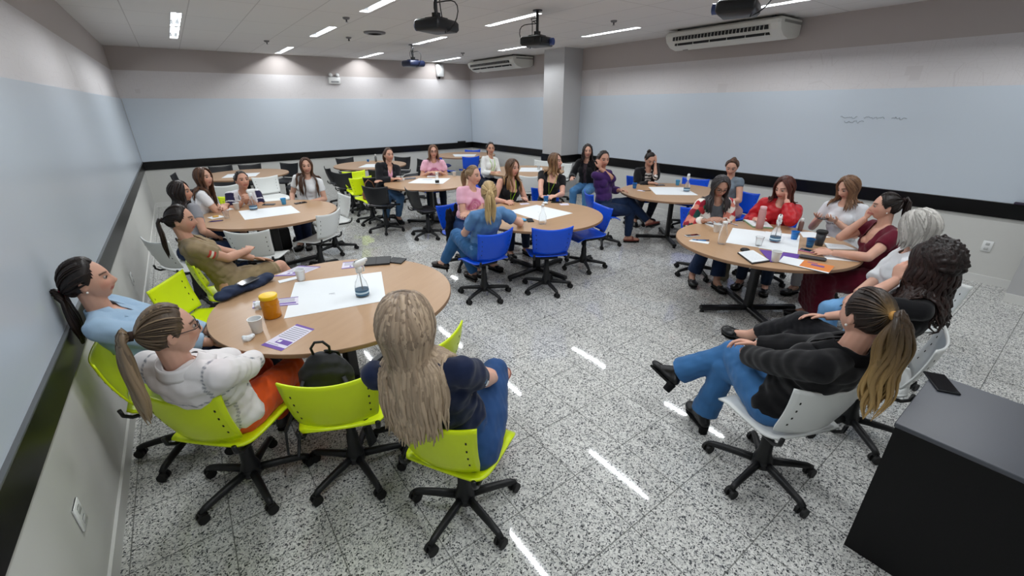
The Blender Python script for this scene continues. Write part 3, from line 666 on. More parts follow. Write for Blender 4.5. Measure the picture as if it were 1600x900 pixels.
def person(name, pel, face, head, gaze, label, skin='c99a80', q=.006, **S):
    """pel: hips on the seat (x, y); face: heading of the lap; head: centre of head; gaze: (heading, pitch, roll)"""
    zp = S.get('zp', .535); P0 = np.array((pel[0], pel[1], zp)); H = np.array(head, float); a = R(face)
    fw = np.array((math.cos(a), math.sin(a), 0.)); rt = np.array((math.sin(a), -math.cos(a), 0.)); up = np.array((0, 0, 1.))
    root = empty('person', (pel[0], pel[1], 0), 0, label, 'person'); O = np.array((pel[0], pel[1], 0.))
    def loc(v): return P0*[1, 1, 0]+rt*v[0]+fw*v[1]+up*v[2]
    g, gp, gr = R(gaze[0]), R(gaze[1]), R(gaze[2] if len(gaze) > 2 else 0)
    hf = np.array((math.cos(g)*math.cos(gp), math.sin(g)*math.cos(gp), math.sin(gp))); hr = np.array((math.sin(g), -math.cos(g), 0.)); hu = np.cross(hr, hf)
    hr, hu = hr*math.cos(gr)-hu*math.sin(gr), hu*math.cos(gr)+hr*math.sin(gr)
    HM = np.array([hr, hf, hu]); toH = lambda V: (V-H)@HM.T; frH = lambda V: V@HM+H
    sp = nrm(H-P0); Nb = H-.165*nrm(.75*up+.25*sp)-hu*.0-hf*[.022, .022, 0]
    tu = nrm(Nb-P0); tw = R(face+S.get('twist', 0)); sr = np.array((math.sin(tw), -math.cos(tw), 0.)); sr = nrm(sr-tu*np.dot(sr, tu)); tf = np.cross(tu, sr)
    TL_ = np.linalg.norm(Nb-P0); wd = S.get('width', 1.0)
    TM = np.array([sr, tf, tu]); pr = nrm(rt); PM = np.array([pr, np.cross(tu, pr), tu])
    toT = lambda V: (V-P0)@TM.T       # torso coordinates: x right, y front, z along the spine
    at = lambda t, y=0., x=0.: P0+tu*TL_*t+tf*y+sr*x
    sh = [at(.90, -.005, s*.158*wd)+np.array((0, 0, S.get('shrug', (0, 0))[i])) for i, s in enumerate((1, -1))]
    hips = [P0+rt*s*.085*wd-up*.01 for s in (1, -1)]
    # legs
    legs = S.get('legs', 'flat')
    if isinstance(legs, str):
        LG = dict(flat=[((.12, .41, .50), (.13, .40, .085)), ((-.12, .41, .50), (-.13, .40, .085))],
                  tuck=[((.12, .40, .50), (.11, .20, .085)), ((-.12, .40, .50), (-.11, .22, .085))],
                  close=[((.06, .42, .50), (.06, .46, .085)), ((-.06, .42, .50), (-.06, .44, .085))],
                  crossR=[((-.02, .42, .64), (-.17, .68, .34)), ((-.06, .42, .50), (-.03, .42, .085))],
                  crossL=[((.06, .42, .50), (.03, .42, .085)), ((.02, .42, .64), (.17, .68, .34))],
                  ankle=[((.10, .41, .50), (-.04, .45, .085)), ((-.10, .41, .50), (.05, .50, .085))])[legs]
    else: LG = legs
    knees = []; anks = []
    for i in (0, 1):
        K, A = loc(LG[i][0]), loc(LG[i][1]); K = hips[i]+nrm(K-hips[i])*S.get('th', .425); A = K+nrm(A-K)*S.get('sk', .405); knees.append(K); anks.append(A)
    # arms
    arms = S.get('arms', 'lap'); AR = []
    if isinstance(arms, str):
        arms = dict(lap=[dict(w=(.05, .24, .64)), dict(w=(-.05, .22, .64))], table=[dict(w=(.12, .40, .79)), dict(w=(-.12, .40, .79))],
                    thighs=[dict(w=(.13, .28, .62)), dict(w=(-.13, .28, .62))],
                    crossed=[dict(w=(-.10, .26, .80), pole=(1, .1, -1)), dict(w=(.10, .22, .78), pole=(-1, .1, -1))],
                    clasp=[dict(w=(.055, .50, .83), d=(-.45, .5, .75), n=(-1, 0, .1), curl=.8), dict(w=(-.055, .50, .83), d=(.45, .5, .75), n=(1, 0, .1), curl=.8)])[arms]
    for i, s in enumerate((1, -1)):
        A = arms[i]; w = A.get('w')
        Wt = np.array(A['W'], float) if 'W' in A else (H+hr*A['hw'][0]+hf*A['hw'][1]+hu*A['hw'][2] if 'hw' in A else loc(w))
        po = A.get('pole', (s*.55, -.35, -.9)); pole = rt*po[0]+fw*po[1]+up*po[2]
        E_, Wr = ik(sh[i], Wt, .27, .245, pole)
        fd = nrm(Wr-E_); dd = A.get('d'); dd = nrm(rt*dd[0]+fw*dd[1]+up*dd[2]) if dd is not None else nrm(fd+fw*.1)
        nn = A.get('n'); nn = (rt*nn[0]+fw*nn[1]+up*nn[2]) if nn is not None else (-up*.9-rt*s*.5)
        AR.append((E_, Wr, dd, nn, A.get('curl', .38)))
    # ---- volumes shared by skin and clothes
    def torso(mb, g_, lo=0, hi=1, soft=0):
        if lo <= .05: mb.ell(P0+tu*.0, ((.168*wd+g_), .118+g_, .105+g_), PM)
        mb.ell(at(.28, .012), (.132*wd+g_, .100*wd+g_, .13), TM)
        mb.ell(at(.5, .012), (.135*wd+g_, .102*wd+g_, .13), TM); mb.ell(at(.68, .0), (.148*wd+g_, .105+g_, .155), TM)
        if hi > .8:
            mb.ell(at(.84, -.012), (.150*wd+g_*.8, .085+g_*.8, .085+g_*.6), TM)
            caps(mb, sh[0]-sr*.03, sh[1]+sr*.03, .046+g_*.8, .046+g_*.8)
            for i in (0, 1): caps(mb, at(.97, -.015), sh[i]+tu*.006, .043+g_*.6, .040+g_*.7)
        for s in (1, -1): mb.ell(at(.665, .080+S.get('bust', .0), s*.067), (.060+g_, .046+g_, .060+g_), TM, 14, 8)
    def arm(mb, i, g_, to=2.0, loose=0, g2=None):
        E_, Wr = AR[i][:2]; g2 = g_ if g2 is None else g2
        mb.ell(sh[i], (.048+g_,)*3, None, 12, 8); A = sh[i]; t = min(to, 1.0); e = A+(E_-A)*t
        full = to >= 1
        mb.tube([A, A+(E_-A)*min(.45, t*.6), e], [.047+g_, .045+g_+loose, .038+g_+loose], 14, round_ends=full)
        if to > 1:
            t2 = to-1; w = E_+(Wr-E_)*min(t2, 1)
            caps(mb, E_, E_+(w-E_)*.001+(Wr-E_)*.01, .039+g_+loose, .039+g_+loose)
            mb.tube([E_-(Wr-E_)*.02, E_+(Wr-E_)*min(.3, t2*.5), w], [.038+g_+loose, .040+g_+loose, (.040*(1-t2)+.026*t2)+g2+loose], 14)
    def leg(mb, i, g_, to=2.0, flare=0, loose=0):
        K, A, h = knees[i], anks[i], hips[i]; t = min(to, 1.)
        kk = h+(K-h)*t
        mb.tube([h-nrm(K-h)*.03, h+(kk-h)*.35, kk], [.092*wd+g_, .086*wd+g_+loose, (.086*(1-t)+.058*t)+g_+loose], 14, round_ends=to >= 1)
        if to > 1:
            t2 = min(to-1, 1); cb = -nrm(np.cross(np.cross(A-K, fw), A-K)); e = K+(A-K)*t2
            mb.ell(K, (.060+g_+loose,)*3, None, 14, 9)
            mb.tube([K, K+(A-K)*.3*t2-(fw*.012), e], [.056+g_+loose, .057+g_+loose, (.057*(1-t2)+.036*t2)+g_+loose+flare], 14)
    def foot(mb, i, g_):
        K, A = knees[i], anks[i]; s = nrm(A-K); ft = S.get('feet', [None, None])[i]
        fd = rt*ft[0]+fw*ft[1]+up*ft[2] if ft is not None else fw+rt*(.15*(1, -1)[i])
        fd = nrm(fd-s*np.dot(fd, s)+s*(.5 if A[2] > .15 else .0)); 
        if A[2] < .13: fd = nrm(fd*[1, 1, 0]); dn = -up
        else: dn = nrm(s-fd*np.dot(s, fd))
        he = A-fd*.035+dn*.045; ba = A+fd*.105+dn*.055; to_ = A+fd*.160+dn*.060
        caps(mb, A, he, .034+g_, .028+g_); caps(mb, A, ba, .036+g_, .026+g_); caps(mb, he, ba, .028+g_, .029+g_)
        x = np.cross(fd, dn)
        mb.ell(ba+fd*.02-dn*.003, (.046+g_, .062+g_, .022+g_), np.array([x, fd, dn])); return fd, dn, x, he, ba, to_
    # ---- body: one surface
    mb = MB(); hv = head_surface(DIRS); mb.add(frH(hv), DIRF)
    for s in (1, -1):
        ax = np.array([hr*.35*s-hf*.94, np.cross(hr*.35*s-hf*.94, hu), hu]); mb.ell(frH(np.array([s*.075, -.012, -.008])), (.017, .006, .031), ax, 12, 8)
    caps(mb, Nb-tu*.02-hf*.0, H-hu*.05-hf*.022, .052, .049); caps(mb, Nb-tu*.04, H-hu*.07-hf*.012, .052, .045)
    torso(mb, 0)
    for i in (0, 1):
        arm(mb, i, 0); leg(mb, i, 0); foot(mb, i, 0)
        E_, Wr, dd, nn, cu = AR[i]; hand(mb, Wr, dd, nn, (1, -1)[i], cu, thumb=arms[i].get('thumb', .6))
    V, F, E = remesh(mb, q, 2, .45)
    L = toH(V); isH = (np.abs(L[:, 0]) < .1) & (np.abs(L[:, 1]) < .14) & (L[:, 2] > -.13) & (L[:, 2] < .14)
    cs = np.array(lin(skin))*.86+np.array(lin('f2d3c8'))*.14; C = np.tile(cs, (len(V), 1)); rn = np.random.default_rng(hash(name) % 1000 if False else sum(map(ord, name)))
    C *= (1+.05*np.sin(V[:, :1]*60+V[:, 2:3]*47)*np.sin(V[:, 1:2]*53))
    X, Y, Z = np.abs(L[:, 0]), L[:, 1], L[:, 2]; fr = isH & (Y > .045)
    def blend(w, c):
        w = np.clip(w, 0, 1)[:, None]; C[:] = C*(1-w)+np.array(lin(c))*w
    br = S.get('brow', '3a2a22'); lip = S.get('lip', 'a8514f')
    blend(fr*.35*gauss(X, .045, .02)*gauss(Z, -.03, .018), 'd0806c')
    blend(fr*np.clip(1.25*gauss(Z, -.0635+.10*X, .0062)*(X < .023+.004), 0, 1)*.85, lip)
    blend(fr*1.2*gauss(Z, .0285-.14*np.abs(X-.032), .0030)*((X > .012) & (X < .052)), br)
    blend(fr*.45*gauss(X, .031, .014)*gauss(Z, .010, .008), '6b4638')
    ob = link('body', mesh_arrays('body', V-O, F, M_skin, True, C), root)
    # eyes
    if S.get('eyes', 1):
        for s in (1, -1):
            p = np.array([s*.031, .0705, .003]); dv = nrm(np.array([S.get('look', 0)*.3, 1., -.15 if S.get('down') else 0])); me = MB()
            x_, y_, z_ = perp_frame(dv); Mx = np.array([x_, y_, z_])
            mb2 = MB(); mb2.ell((0, 0, 0), (.0116, .0116, .0116), Mx, 14, 12); U_ = mb2.arr(); d_ = nrm(dv); cz = (U_@d_)/.0116
            col = np.where(cz[:, None] > .955, np.array(lin('0b0706')), np.where(cz[:, None] > .74, np.array(lin('40281c')), np.array(lin('a3948b'))))
            me.add(frH(U_+p), mb2.F, col); me.build('eye', M_eye, root, origin=O)
            lid = MB(); zl = .0052 if not S.get('down') else -.0015
            P = [frH(np.array([s*.031-.0150*math.cos(t), .0842-.0040*abs(math.cos(t)), .003+zl*math.sin(t)])) for t in np.linspace(.1, PI-.1, 7)]
            lid.tube(P, [.0008, .0018, .0024, .0026, .0024, .0018, .0008], 5); lid.build('eyelashes', M_lash, root, origin=O)
    # ---- clothes
    def place(name_, V, F, m, C=None, solid=0):
        o = link(name_, mesh_arrays(name_, V-O, F, m, True, C), root)
        if solid: md = o.modifiers.new('cloth', 'SOLIDIFY'); md.thickness = solid; md.offset = -1
        return o
    seed = sum(map(ord, name)); qc = max(q*1.35, .007)
    def cloth(name_, build, color, m=None, wr=.0035, wl=.09, cutfn=None, colfn=None, solid=.003, label_=None, voxel=None):
        mb = MB(); build(mb); V, F, E = remesh(mb, voxel or qc, 4, .5); V = displace(V, F, wrinkle(V, seed, wr, wl))
        if cutfn is not None: V, F = cut(V, F, cutfn(V))
        C = np.tile(np.array(lin(color)), (len(V), 1))
        if colfn is not None: C = colfn(V, C)
        o = place(name_, V, F, m or M_cloth, C, solid if cutfn is not None else 0)
        if label_: o['label'] = label_
        return o, V, F
    bot = S.get('bottom', dict(c='27344a')); kind = bot.get('kind', 'trousers')
    dn = M_denim if bot.get('denim') else M_cloth
    if kind == 'trousers':
        def bt(mb):
            mb.ell(P0+tu*.0, (.172*wd+.010, .122+.010, .110), PM); mb.ell(at(.2, .005), (.145*wd, .115, .09), TM)
            for i in (0, 1): leg(mb, i, .010, 1+bot.get('len', .97), bot.get('flare', 0.004), bot.get('loose', .004))
        cf = None
        if bot.get('waistcut', 1): cf = lambda V: (toT(V)[:, 2] > TL_*.33) & (np.abs(toT(V)[:, 0]) < .4)
        c1 = (lambda V, C: C*(1+.10*np.sin(V[:, :1]*23+V[:, 2:3]*31)*np.sin(V[:, 1:2]*27+1)) ) if bot.get('denim') else None
        cloth('trousers', bt, bot['c'], dn, .003, .07, cf, c1)
    elif kind in ('skirt', 'dress'):
        def bt(mb):
            mb.ell(P0, (.178*wd+.014, .128+.014, .120), PM); mb.ell(at(.2, .005), (.148*wd, .118, .10), TM); t = bot.get('len', .8)
            for i in (0, 1): leg(mb, i, .014, min(t, 1.0) if t <= 1 else t, .0, .012)
            for u in np.linspace(.1, min(t, 1), 8):
                A_, B_ = hips[0]+(knees[0]-hips[0])*u, hips[1]+(knees[1]-hips[1])*u; mb.tube([A_, B_], [.075, .075], 12, round_ends=True)
            if t > 1:
                for u in np.linspace(0, t-1, 8):
                    A_, B_ = knees[0]+(anks[0]-knees[0])*u, knees[1]+(anks[1]-knees[1])*u; mb.tube([A_-rt*-.03, B_-rt*.03], [.085, .085], 12, round_ends=True)
        cloth('skirt', bt, bot['c'], M_cloth, .004, .08)
    tp = S.get('top', dict(c='2a2c30', sleeve=.55)); sl = tp.get('sleeve', .55); g0 = tp.get('g', .011)
    neck = tp.get('neck', 'crew'); hem = tp.get('hem', -.10)
    Nt = toT(Nb[None])[0]
    def neckmask(V, kd, wmul=1.0):
        T = toT(V); x, y, z = T[:, 0], T[:, 1]-Nt[1], T[:, 2]-Nt[2]
        if kd == 'crew': return (x/.064)**2+((y-.012)/.074)**2+((z-.0)/.06)**2 < 1
        if kd == 'jk': return (x/.060)**2+((y-.012)/.070)**2+((z-.0)/.07)**2 < 1
        if kd == 'scoop': return ((x/.085)**2+((y-.01)/.09)**2+((z)/.075)**2 < 1) | ((np.abs(x) < .075) & (y > .03) & (z > -.155+(np.abs(x) > .06)*.02))
        if kd == 'square': return ((x/.095)**2+((y-.01)/.09)**2+((z)/.075)**2 < 1) | ((np.abs(x) < .078) & (y > .02) & (z > -.145))
        if kd == 'v': return ((x/.075)**2+((y-.01)/.085)**2+((z)/.075)**2 < 1) | ((y > .02) & (z > -.17+np.abs(x)*2.4))
        if kd == 'openv': return ((x/.070)**2+((y-.01)/.085)**2+((z)/.07)**2 < 1) | ((y > .02) & (z > -.12+np.abs(x)*2.6))
        return np.zeros(len(V), bool)
    def topb(g_, sl_, loose=0, low=True, g2=None):
        def f(mb):
            torso(mb, g_, 0 if low else .1)
            for i in (0, 1):
                if isinstance(sl_, (list, tuple)): s_ = sl_[i]
                else: s_ = sl_
                if s_ > 0: arm(mb, i, g_-.002, s_, loose, g2)
        return f
    hemz = tp.get('hem', -.06)
    def topcut(V):
        T = toT(V); m_ = neckmask(V, neck)
        m_ |= (T[:, 2] < hemz) & (np.abs(T[:, 0]) < .5)
        if sl <= 0: # sleeveless armholes
            for i, s in enumerate((1, -1)):
                d = (V-sh[i])@TM.T; m_ |= (s*d[:, 0] > -.022) & (d[:, 2] > -.085)
        return m_
    colf = None
    if 'colfn' in tp: colf = lambda V, C: tp['colfn'](toT(V), C, TL_, V, dict(sh=sh, AR=AR))
    o_top, TV, TF = cloth(tp.get('name', 'shirt'), topb(g0, max(sl, 0), tp.get('loose', .004)), tp['c'], M_denim if tp.get('denim') else (M_satin if tp.get('satin') else M_cloth), tp.get('wr', .0035), .10, topcut, colf)
    def fold_collar(m_, ex):
        def fn(u, v):
            t = u*2.45; w = (v+1)/2; r0, r1 = .060+ex, .088+ex+.012*abs(u)**3; r_ = r0+(r1-r0)*w
            drop = .030+ex*1.1-.052*w-.035*(abs(u)**2)*w-.040*abs(u)**2
            return Nb+sr*r_*1.05*math.sin(t)+tf*(-r_*math.cos(t)+.014)+tu*drop
        MB().panel(fn, 25, 5, .004).build('collar', m_, root, origin=O)
    if 'jacket' in S:
        jk = S['jacket']; op = jk.get('open', .07)
        def jcut(V):
            T = toT(V); zz = T[:, 2]/TL_
            m_ = neckmask(V, 'jk')
            w_ = np.interp(zz, [.0, .25, .5, .7, .92, 1.05], jk.get('prof', [op*1.3, op, op*.75, op*.9, op*.95, .075]))
            m_ |= (np.abs(T[:, 0]) < w_) & (T[:, 1] > .02)
            return m_ | ((T[:, 2] < jk.get('hem', -.09)) & (np.abs(T[:, 0]) < .5))
        jcol = None
        if 'colfn' in jk: jcol = lambda V, C: jk['colfn'](toT(V), C, TL_, V, dict(sh=sh, AR=AR))
        def jb(mb):
            topb(jk.get('g', .022), jk.get('sleeve', 1.92), .004, False)(mb); gj = jk.get('g', .022); mb.ell(P0-fw*.035+up*.01, (.170*wd+gj, .098+gj, .115+jk.get('low', 0)), PM); mb.ell(at(.17, -.01), (.145*wd+gj, .095+gj, .12), TM)
        _, TV, TF = cloth(jk.get('name', 'jacket'), jb, jk['c'], M_denim if jk.get('denim') else M_cloth, jk.get('wr', .005), .12, jcut, jcol, .004)
        # turned-down lapels / collar
        if jk.get('collar', 1):
            fold_collar(jk.get('cm') or clothmat(jk['c']), .012)
    if tp.get('collar'):
        fold_collar(clothmat(tp['c']), 0)
    bv = BVHTree.FromPolygons([tuple(v) for v in TV.tolist()], [tuple(f) for f in TF.tolist()])
    bb = BVHTree.FromPolygons([tuple(v) for v in V.tolist()], [tuple(f) for f in F.tolist()]) if S.get('lanyard') else None
    def chest(x, z, lift=.004):
        """point on the clothes (or skin) in front of torso coordinate x, z"""
        o3 = P0+sr*x+tu*z+tf*.235; best = None
        for b_ in (bv, bb):
            if b_ is None: continue
            h_ = b_.ray_cast(Vector(o3), Vector(-tf))
            if h_[0] is not None and (best is None or h_[3] < best[1]): best = (np.array(h_[0]), h_[3])
        return best[0]+tf*lift if best else P0+sr*x+tu*z+tf*.12
    if S.get('lanyard'):
        ly = S['lanyard']; zb = TL_*ly.get('z', .42); lb = MB()
        for s in (1, -1):
            P = [Nb+sr*s*.058-tf*.03+tu*.0, Nb+sr*s*.066+tf*.02-tu*.002]+[chest(s*(.066*(1-t)+.004*t), TL_*.93*(1-t)+zb*t) for t in np.linspace(.12, 1, 9)]
            lb.tube(P, .0075, 6, flat=(1, .25), up=tf)
        lb.tube([Nb+sr*.058-tf*.03, Nb-tf*.062+tu*.005, Nb-sr*.058-tf*.03], .0065, 6)
        lo = lb.build('lanyard', clothmat(ly.get('c', 'a4d62a')), root, origin=O)
        p = chest(0, zb-.05, .006); MB().box((0, 0, 0), (.055, .004, .08), M=np.column_stack([sr, tf, tu])).build('badge', mat('badge_white', 'dfe3ea', .3), lo, origin=(0, 0, 0), loc=p-O)
    for (pw, ph, dx, dz, col) in S.get('patch', ()):   # marks sewn or printed on the right sleeve
        E_ = AR[0][0]; A = sh[0]; d = nrm(E_-A); po = S.get('patchdir', (1, .0, .15)); outv = sr*po[0]+tf*po[1]+tu*po[2]; outv = nrm(outv-d*np.dot(outv, d)); xx = np.cross(outv, d)
        c = A+(E_-A)*.40; N_ = 7; Vp = []
        for j in np.linspace(-1, 1, 5):
            for k in np.linspace(-1, 1, N_):
                o3 = c+xx*(dx+k*pw)+d*(dz+j*ph)+outv*.2; h_ = bv.ray_cast(Vector(o3), Vector(-outv)); Vp.append((np.array(h_[0]) if h_[0] is not None else c+outv*.06)+outv*.002)
        MB().add(Vp, [(r*N_+k, r*N_+k+1, (r+1)*N_+k+1, (r+1)*N_+k) for r in range(4) for k in range(N_-1)]).build('sleeve_badge', clothmat(col), root, origin=O)
    # ---- shoes
    for i in (0, 1):
        st = S.get('shoes', 'flat'); sc = S.get('shoec', '1a1a1c'); mb = MB(); fd, dnn, x, he, ba, to_ = foot(mb, i, .006); K, A = knees[i], anks[i]; s_ = nrm(A-K)
        if st == 'boot': caps(mb, A-s_*.13, A, .048, .042, True)
        V_, F_, E_2 = remesh(mb, max(q, .006), 3, .5)
        if st in ('flat', 'heel', 'sandal'):
            rel = V_-A; fwd = rel@fd; dep = rel@dnn; lim = np.where((fwd > .075) | (fwd < -.018), .018, .040)
            if st == 'sandal': lim = np.where((fwd > .06) & (fwd < .085), .0, .048)
            V_, F_ = cut(V_, F_, (dep < lim))
        elif st == 'sneaker': V_, F_ = cut(V_, F_, ((V_-A)@(-s_) > .03))
        so = place('shoe', V_, F_, M_shoe, np.tile(np.array(lin(sc)), (len(V_), 1)), .002 if st in ('flat', 'heel', 'sandal') else 0)
        sm = MB(); hh = .012
        P = [(-.038, -.022), (-.050, 0), (-.038, .022)]; 
        out = [(-.062, 0), (-.052, .024), (0, .030), (.07, .040), (.12, .044), (.165, .030), (.185, 0), (.165, -.030), (.12, -.044), (.07, -.040), (0, -.030), (-.052, -.024)]
        base = A+dnn*.080
        Vs = [base+fd*u+x*v*1.1+dnn*w_ for w_ in (-.004, .008) for u, v in out]; n_ = len(out)
        sm.add(Vs, [tuple(range(n_))[::-1], tuple(range(n_, 2*n_))]+[(k, (k+1) % n_, n_+(k+1) % n_, n_+k) for k in range(n_)])
        sm.build('sole', clothmat(S.get('solec', '151515')), so, smooth=False, origin=O)
        if st in ('boot', 'heel'):
            r0, r1, hl = (.030, .026, .062) if st == 'boot' else (.018, .008, .055)
            c0 = A-fd*.035+dnn*.07
            MB().tube([c0, c0+dnn*hl], [r0, r1], 12).build('heel', clothmat(sc), so, smooth=False, origin=O)
    # ---- hair
    if S.get('hair'): make_hair(root, O, S['hair'], toH, frH, HM, H, P0, TM, TL_, Nb, sh, tu, q, seed)
    if S.get('glasses'):
        gb = MB(); 
        for s in (1, -1):
            P = [frH(np.array([s*.033+.025*math.cos(t), .094-.05*abs(s*.033+.025*math.cos(t))**1.2*0-.10*max(0, abs(s*.033+.025*math.cos(t))-.03), .004+.019*math.sin(t)])) for t in np.linspace(0, 2*PI, 17)]
            gb.tube(P, .0019, 6, caps=False)
            gb.tube([frH(np.array(v)) for v in ((s*.058, .090, .008), (s*.077, .07, .008), (s*.080, .0, .006), (s*.078, -.02, -.01))], .0019, 6)
        gb.tube([frH(np.array(v)) for v in ((-.009, .096, .006), (0, .098, .010), (.009, .096, .006))], .0018, 6)
        gb.build('glasses', mat('glasses_frame', S['glasses'], .3), root, origin=O)
    if S.get('earring'):
        eb = MB()
        for s in (1, -1): eb.ell(frH(np.array([s*.081, -.006, -.042])), (.0055,)*3, None, 10, 8)
        eb.build('earrings', mat('pearl', 'e8e4dc', .2), root, origin=O)
    if S.get('watch'):
        i, c = S['watch']; E_, Wr = AR[i][:2]; d = nrm(Wr-E_); MB().tube([Wr-d*.03, Wr-d*.015], .0315, 16).build('bracelet', mat('watch_'+c, c, .3), root, origin=O, auto=40)
    return dict(root=root, AR=AR, H=H, frH=frH, knees=knees, anks=anks, chest=chest, sh=sh, TM=TM, P0=P0, TL=TL_)

def make_hair(root, O, hs, toH, frH, HM, H, P0, TM, TL_, Nb, sh, tu, q, seed):
    rn = random.Random(seed); c1, c2 = np.array(lin(hs['c'])), np.array(lin(hs.get('c2', hs['c']))); c3 = np.array(lin(hs.get('tip', hs.get('c2', hs['c']))))
    style = hs['style']; vol = hs.get('vol', .010)
    # scalp shell
    phi, el = face_angles(DIRS); hl = hairline(phi); m = el > hl
    S_ = head_surface(DIRS); N_ = S_/np.linalg.norm(S_, axis=1, keepdims=True)
    edge = np.clip((el-hl)/22, 0, 1); V = S_+N_*(.0015+vol*edge**.6)[:, None]
    if style in ('curly',): V += N_*(.012*edge*(1+np.sin(S_[:, 0]*190)*np.sin(S_[:, 1]*170+2)*np.sin(S_[:, 2]*180)))[:, None]
    F = np.array([f for f in DIRF if len(f) == 4 and m[list(f)].any()])
    low = (~m)&(el > hl-9); sg = np.where(DIRS[:, 0] < 0, -1, 1); e_ = np.radians(hl); p_ = np.radians(phi)*sg
    D2 = np.stack([np.cos(e_)*np.sin(p_), np.cos(e_)*np.cos(p_), np.sin(e_)], 1); D2 = np.where(low[:, None], D2, DIRS); S2 = head_surface(D2); V = np.where(low[:, None], S2+.0008*S2/np.linalg.norm(S2, axis=1, keepdims=True), V)
    # orientation streaks: colour varies around the head
    st = .5+.5*np.sin(phi*1.9+2*np.sin(phi*.7)+DIRS[:, 0]*9)*.8; C = c1*(1-.35*st[:, None])+c2*.35*st[:, None]
    us = np.unique(F); mp = -np.ones(len(V), int); mp[us] = np.arange(len(us))
    hair = link('hair', mesh_arrays('hair', frH(V[us])-O, mp[F], M_hair, True, C[us]), root)
    n = hs.get('n', 150 if q < .0055 else (90 if q < .007 else 46)); mb = MB(); seg = 7
    def sph(ph, e): ph, e = R(ph), R(e); return np.array([math.cos(e)*math.sin(ph), math.cos(e)*math.cos(ph), math.sin(e)])
    def onhead(d, off): p = head_surface(d[None])[0]; return p+nrm(p)*off
    def slerp(a, b, t):
        w = math.acos(max(-1, min(1, float(np.dot(a, b))))); return nrm(a*(1-t)+b*t) if w < 1e-3 else (a*math.sin((1-t)*w)+b*math.sin(t*w))/math.sin(w)
    cols = lambda k, m_, r, ex=1.5: [(c1*(1-r)+c2*r)*(1-t**ex*hs.get('ombre', .25))+c3*t**ex*hs.get('ombre', .25) for t in np.linspace(0, 1, m_)]
    TMw = TM; cen = [(P0+tu*TL_*.68, (.165, .125, .17)), (P0+tu*TL_*.86, (.165, .105, .105)), (P0+tu*TL_*.4, (.16, .13, .2)), (sh[0], (.066,)*3), (sh[1], (.066,)*3), (Nb+tu*.03, (.062, .062, .08))]
    def push(p, ex):
        for c, r_ in cen:
            l = TMw@(p-c); rr = np.array(r_)+ex; k = np.linalg.norm(l/rr)
            if k < 1:
                l = l/max(k, .05) if abs(l[2])/rr[2] < .75 else l*np.array([1.25, 1.25, 1])/max(k, .05)**.6; p = c+TMw.T@l
        l = toH(p[None])[0]; e = np.array((.078, .098, .112))+ex*.5; k = np.linalg.norm(l/e)
        if k < 1: p = frH((l/k)[None])[0]
        if 'minx' in hs: p = np.array([max(p[0], hs['minx']), p[1], p[2]])
        return p
    rad = hs.get('r', .011 if n > 100 else .014)
    if style in ('long', 'curly', 'bob'):
        Lh = hs.get('len', .40); wav = hs.get('wave', .006); parts = hs.get('part', 0.0)
        for k in range(n):
            u = (k+.5)/n; side = 1 if k % 2 else -1; ph = 62+118*((u*1.618*7) % 1.0)
            if ph < 75 and rn.random() < hs.get('tuck', .0): ph = rn.uniform(100, 180)
            ra = rn.random(); rt_d = sph(side*rn.uniform(2, 12)+0, 58+80*ra*(.3+.7*(ph-60)/120)) if style != 'curly' else sph(side*rn.uniform(0, 90), rn.uniform(50, 85))
            en = sph(side*ph, rn.uniform(-14, -2) if ph < 120 else rn.uniform(-32, -12)); off = vol+rn.uniform(.000, .006)
            P = [frH(onhead(slerp(rt_d, en, t), off*min(1, .35+2*t))[None])[0] for t in np.linspace(0, 1, 8)]
            p = P[-1]; L = Lh*rn.uniform(.82, 1.05); stp = .03; done = 0; a0, a1 = rn.uniform(0, 6), rn.uniform(0, 6); out = frH(np.array([[side*math.sin(R(ph)), math.cos(R(ph)), 0]]))[0]-H; out = nrm(out*[1, 1, 0])
            k_ = 0
            while done < L:
                tt = done/L; d = np.array([0, 0, -1.])+out*hs.get('flare', .0)-out*(.25 if tt < .25 and style == 'long' else 0)
                wv = wav*math.cos(done*hs.get('freq', 38)+a0); wv2 = wav*math.sin(done*hs.get('freq', 38)*.9+a1)
                p = push(p+nrm(d)*stp+np.array([wv, wv2, 0])*(.4+tt), .010+.006*rn.random()); P.append(p); done += stp
            m_ = len(P); tp = np.linspace(0, 1, m_); rr = rad*np.minimum(1, .5+tp*3)*np.minimum(1, (1.02-tp)*4)**.7
            mb.tube(P, list(rr), 5, flat=(1.15, .55), col=np.array(cols(k, m_, rn.random())))
    if style in ('ponytail', 'bun'):
        td = np.array(hs.get('tie', (0, -.125, .03))); tdir = nrm(td); ang = lambda: None
        for k in range(n//2):
            ph = rn.uniform(-180, 180); st_ = sph(ph, float(hairline(np.array([ph]))[0])+rn.uniform(2, 30)); P = [frH(onhead(slerp(st_, tdir, t), vol*min(1, .5+t*1.5)+.001)[None])[0] for t in np.linspace(0, .97, 8)]+[frH(td[None])[0]]
            mb.tube(P, [rad*.35]+[rad*.8]*6+[rad*.6, rad*.4], 5, flat=(1.3, .35), col=np.array(cols(k, 9, rn.random(), 5)))
        T0_ = frH(td[None])[0]
        tb = MB(); ringc = T0_; dd = nrm(frH(np.array([[td[0], td[1], td[2]]]))[0]-H)
        tb.tube([T0_-dd*.006, T0_+dd*.010], .020, 14); tb.build('hair_tie', clothmat(hs.get('band', '2a2020')), hair, origin=O)
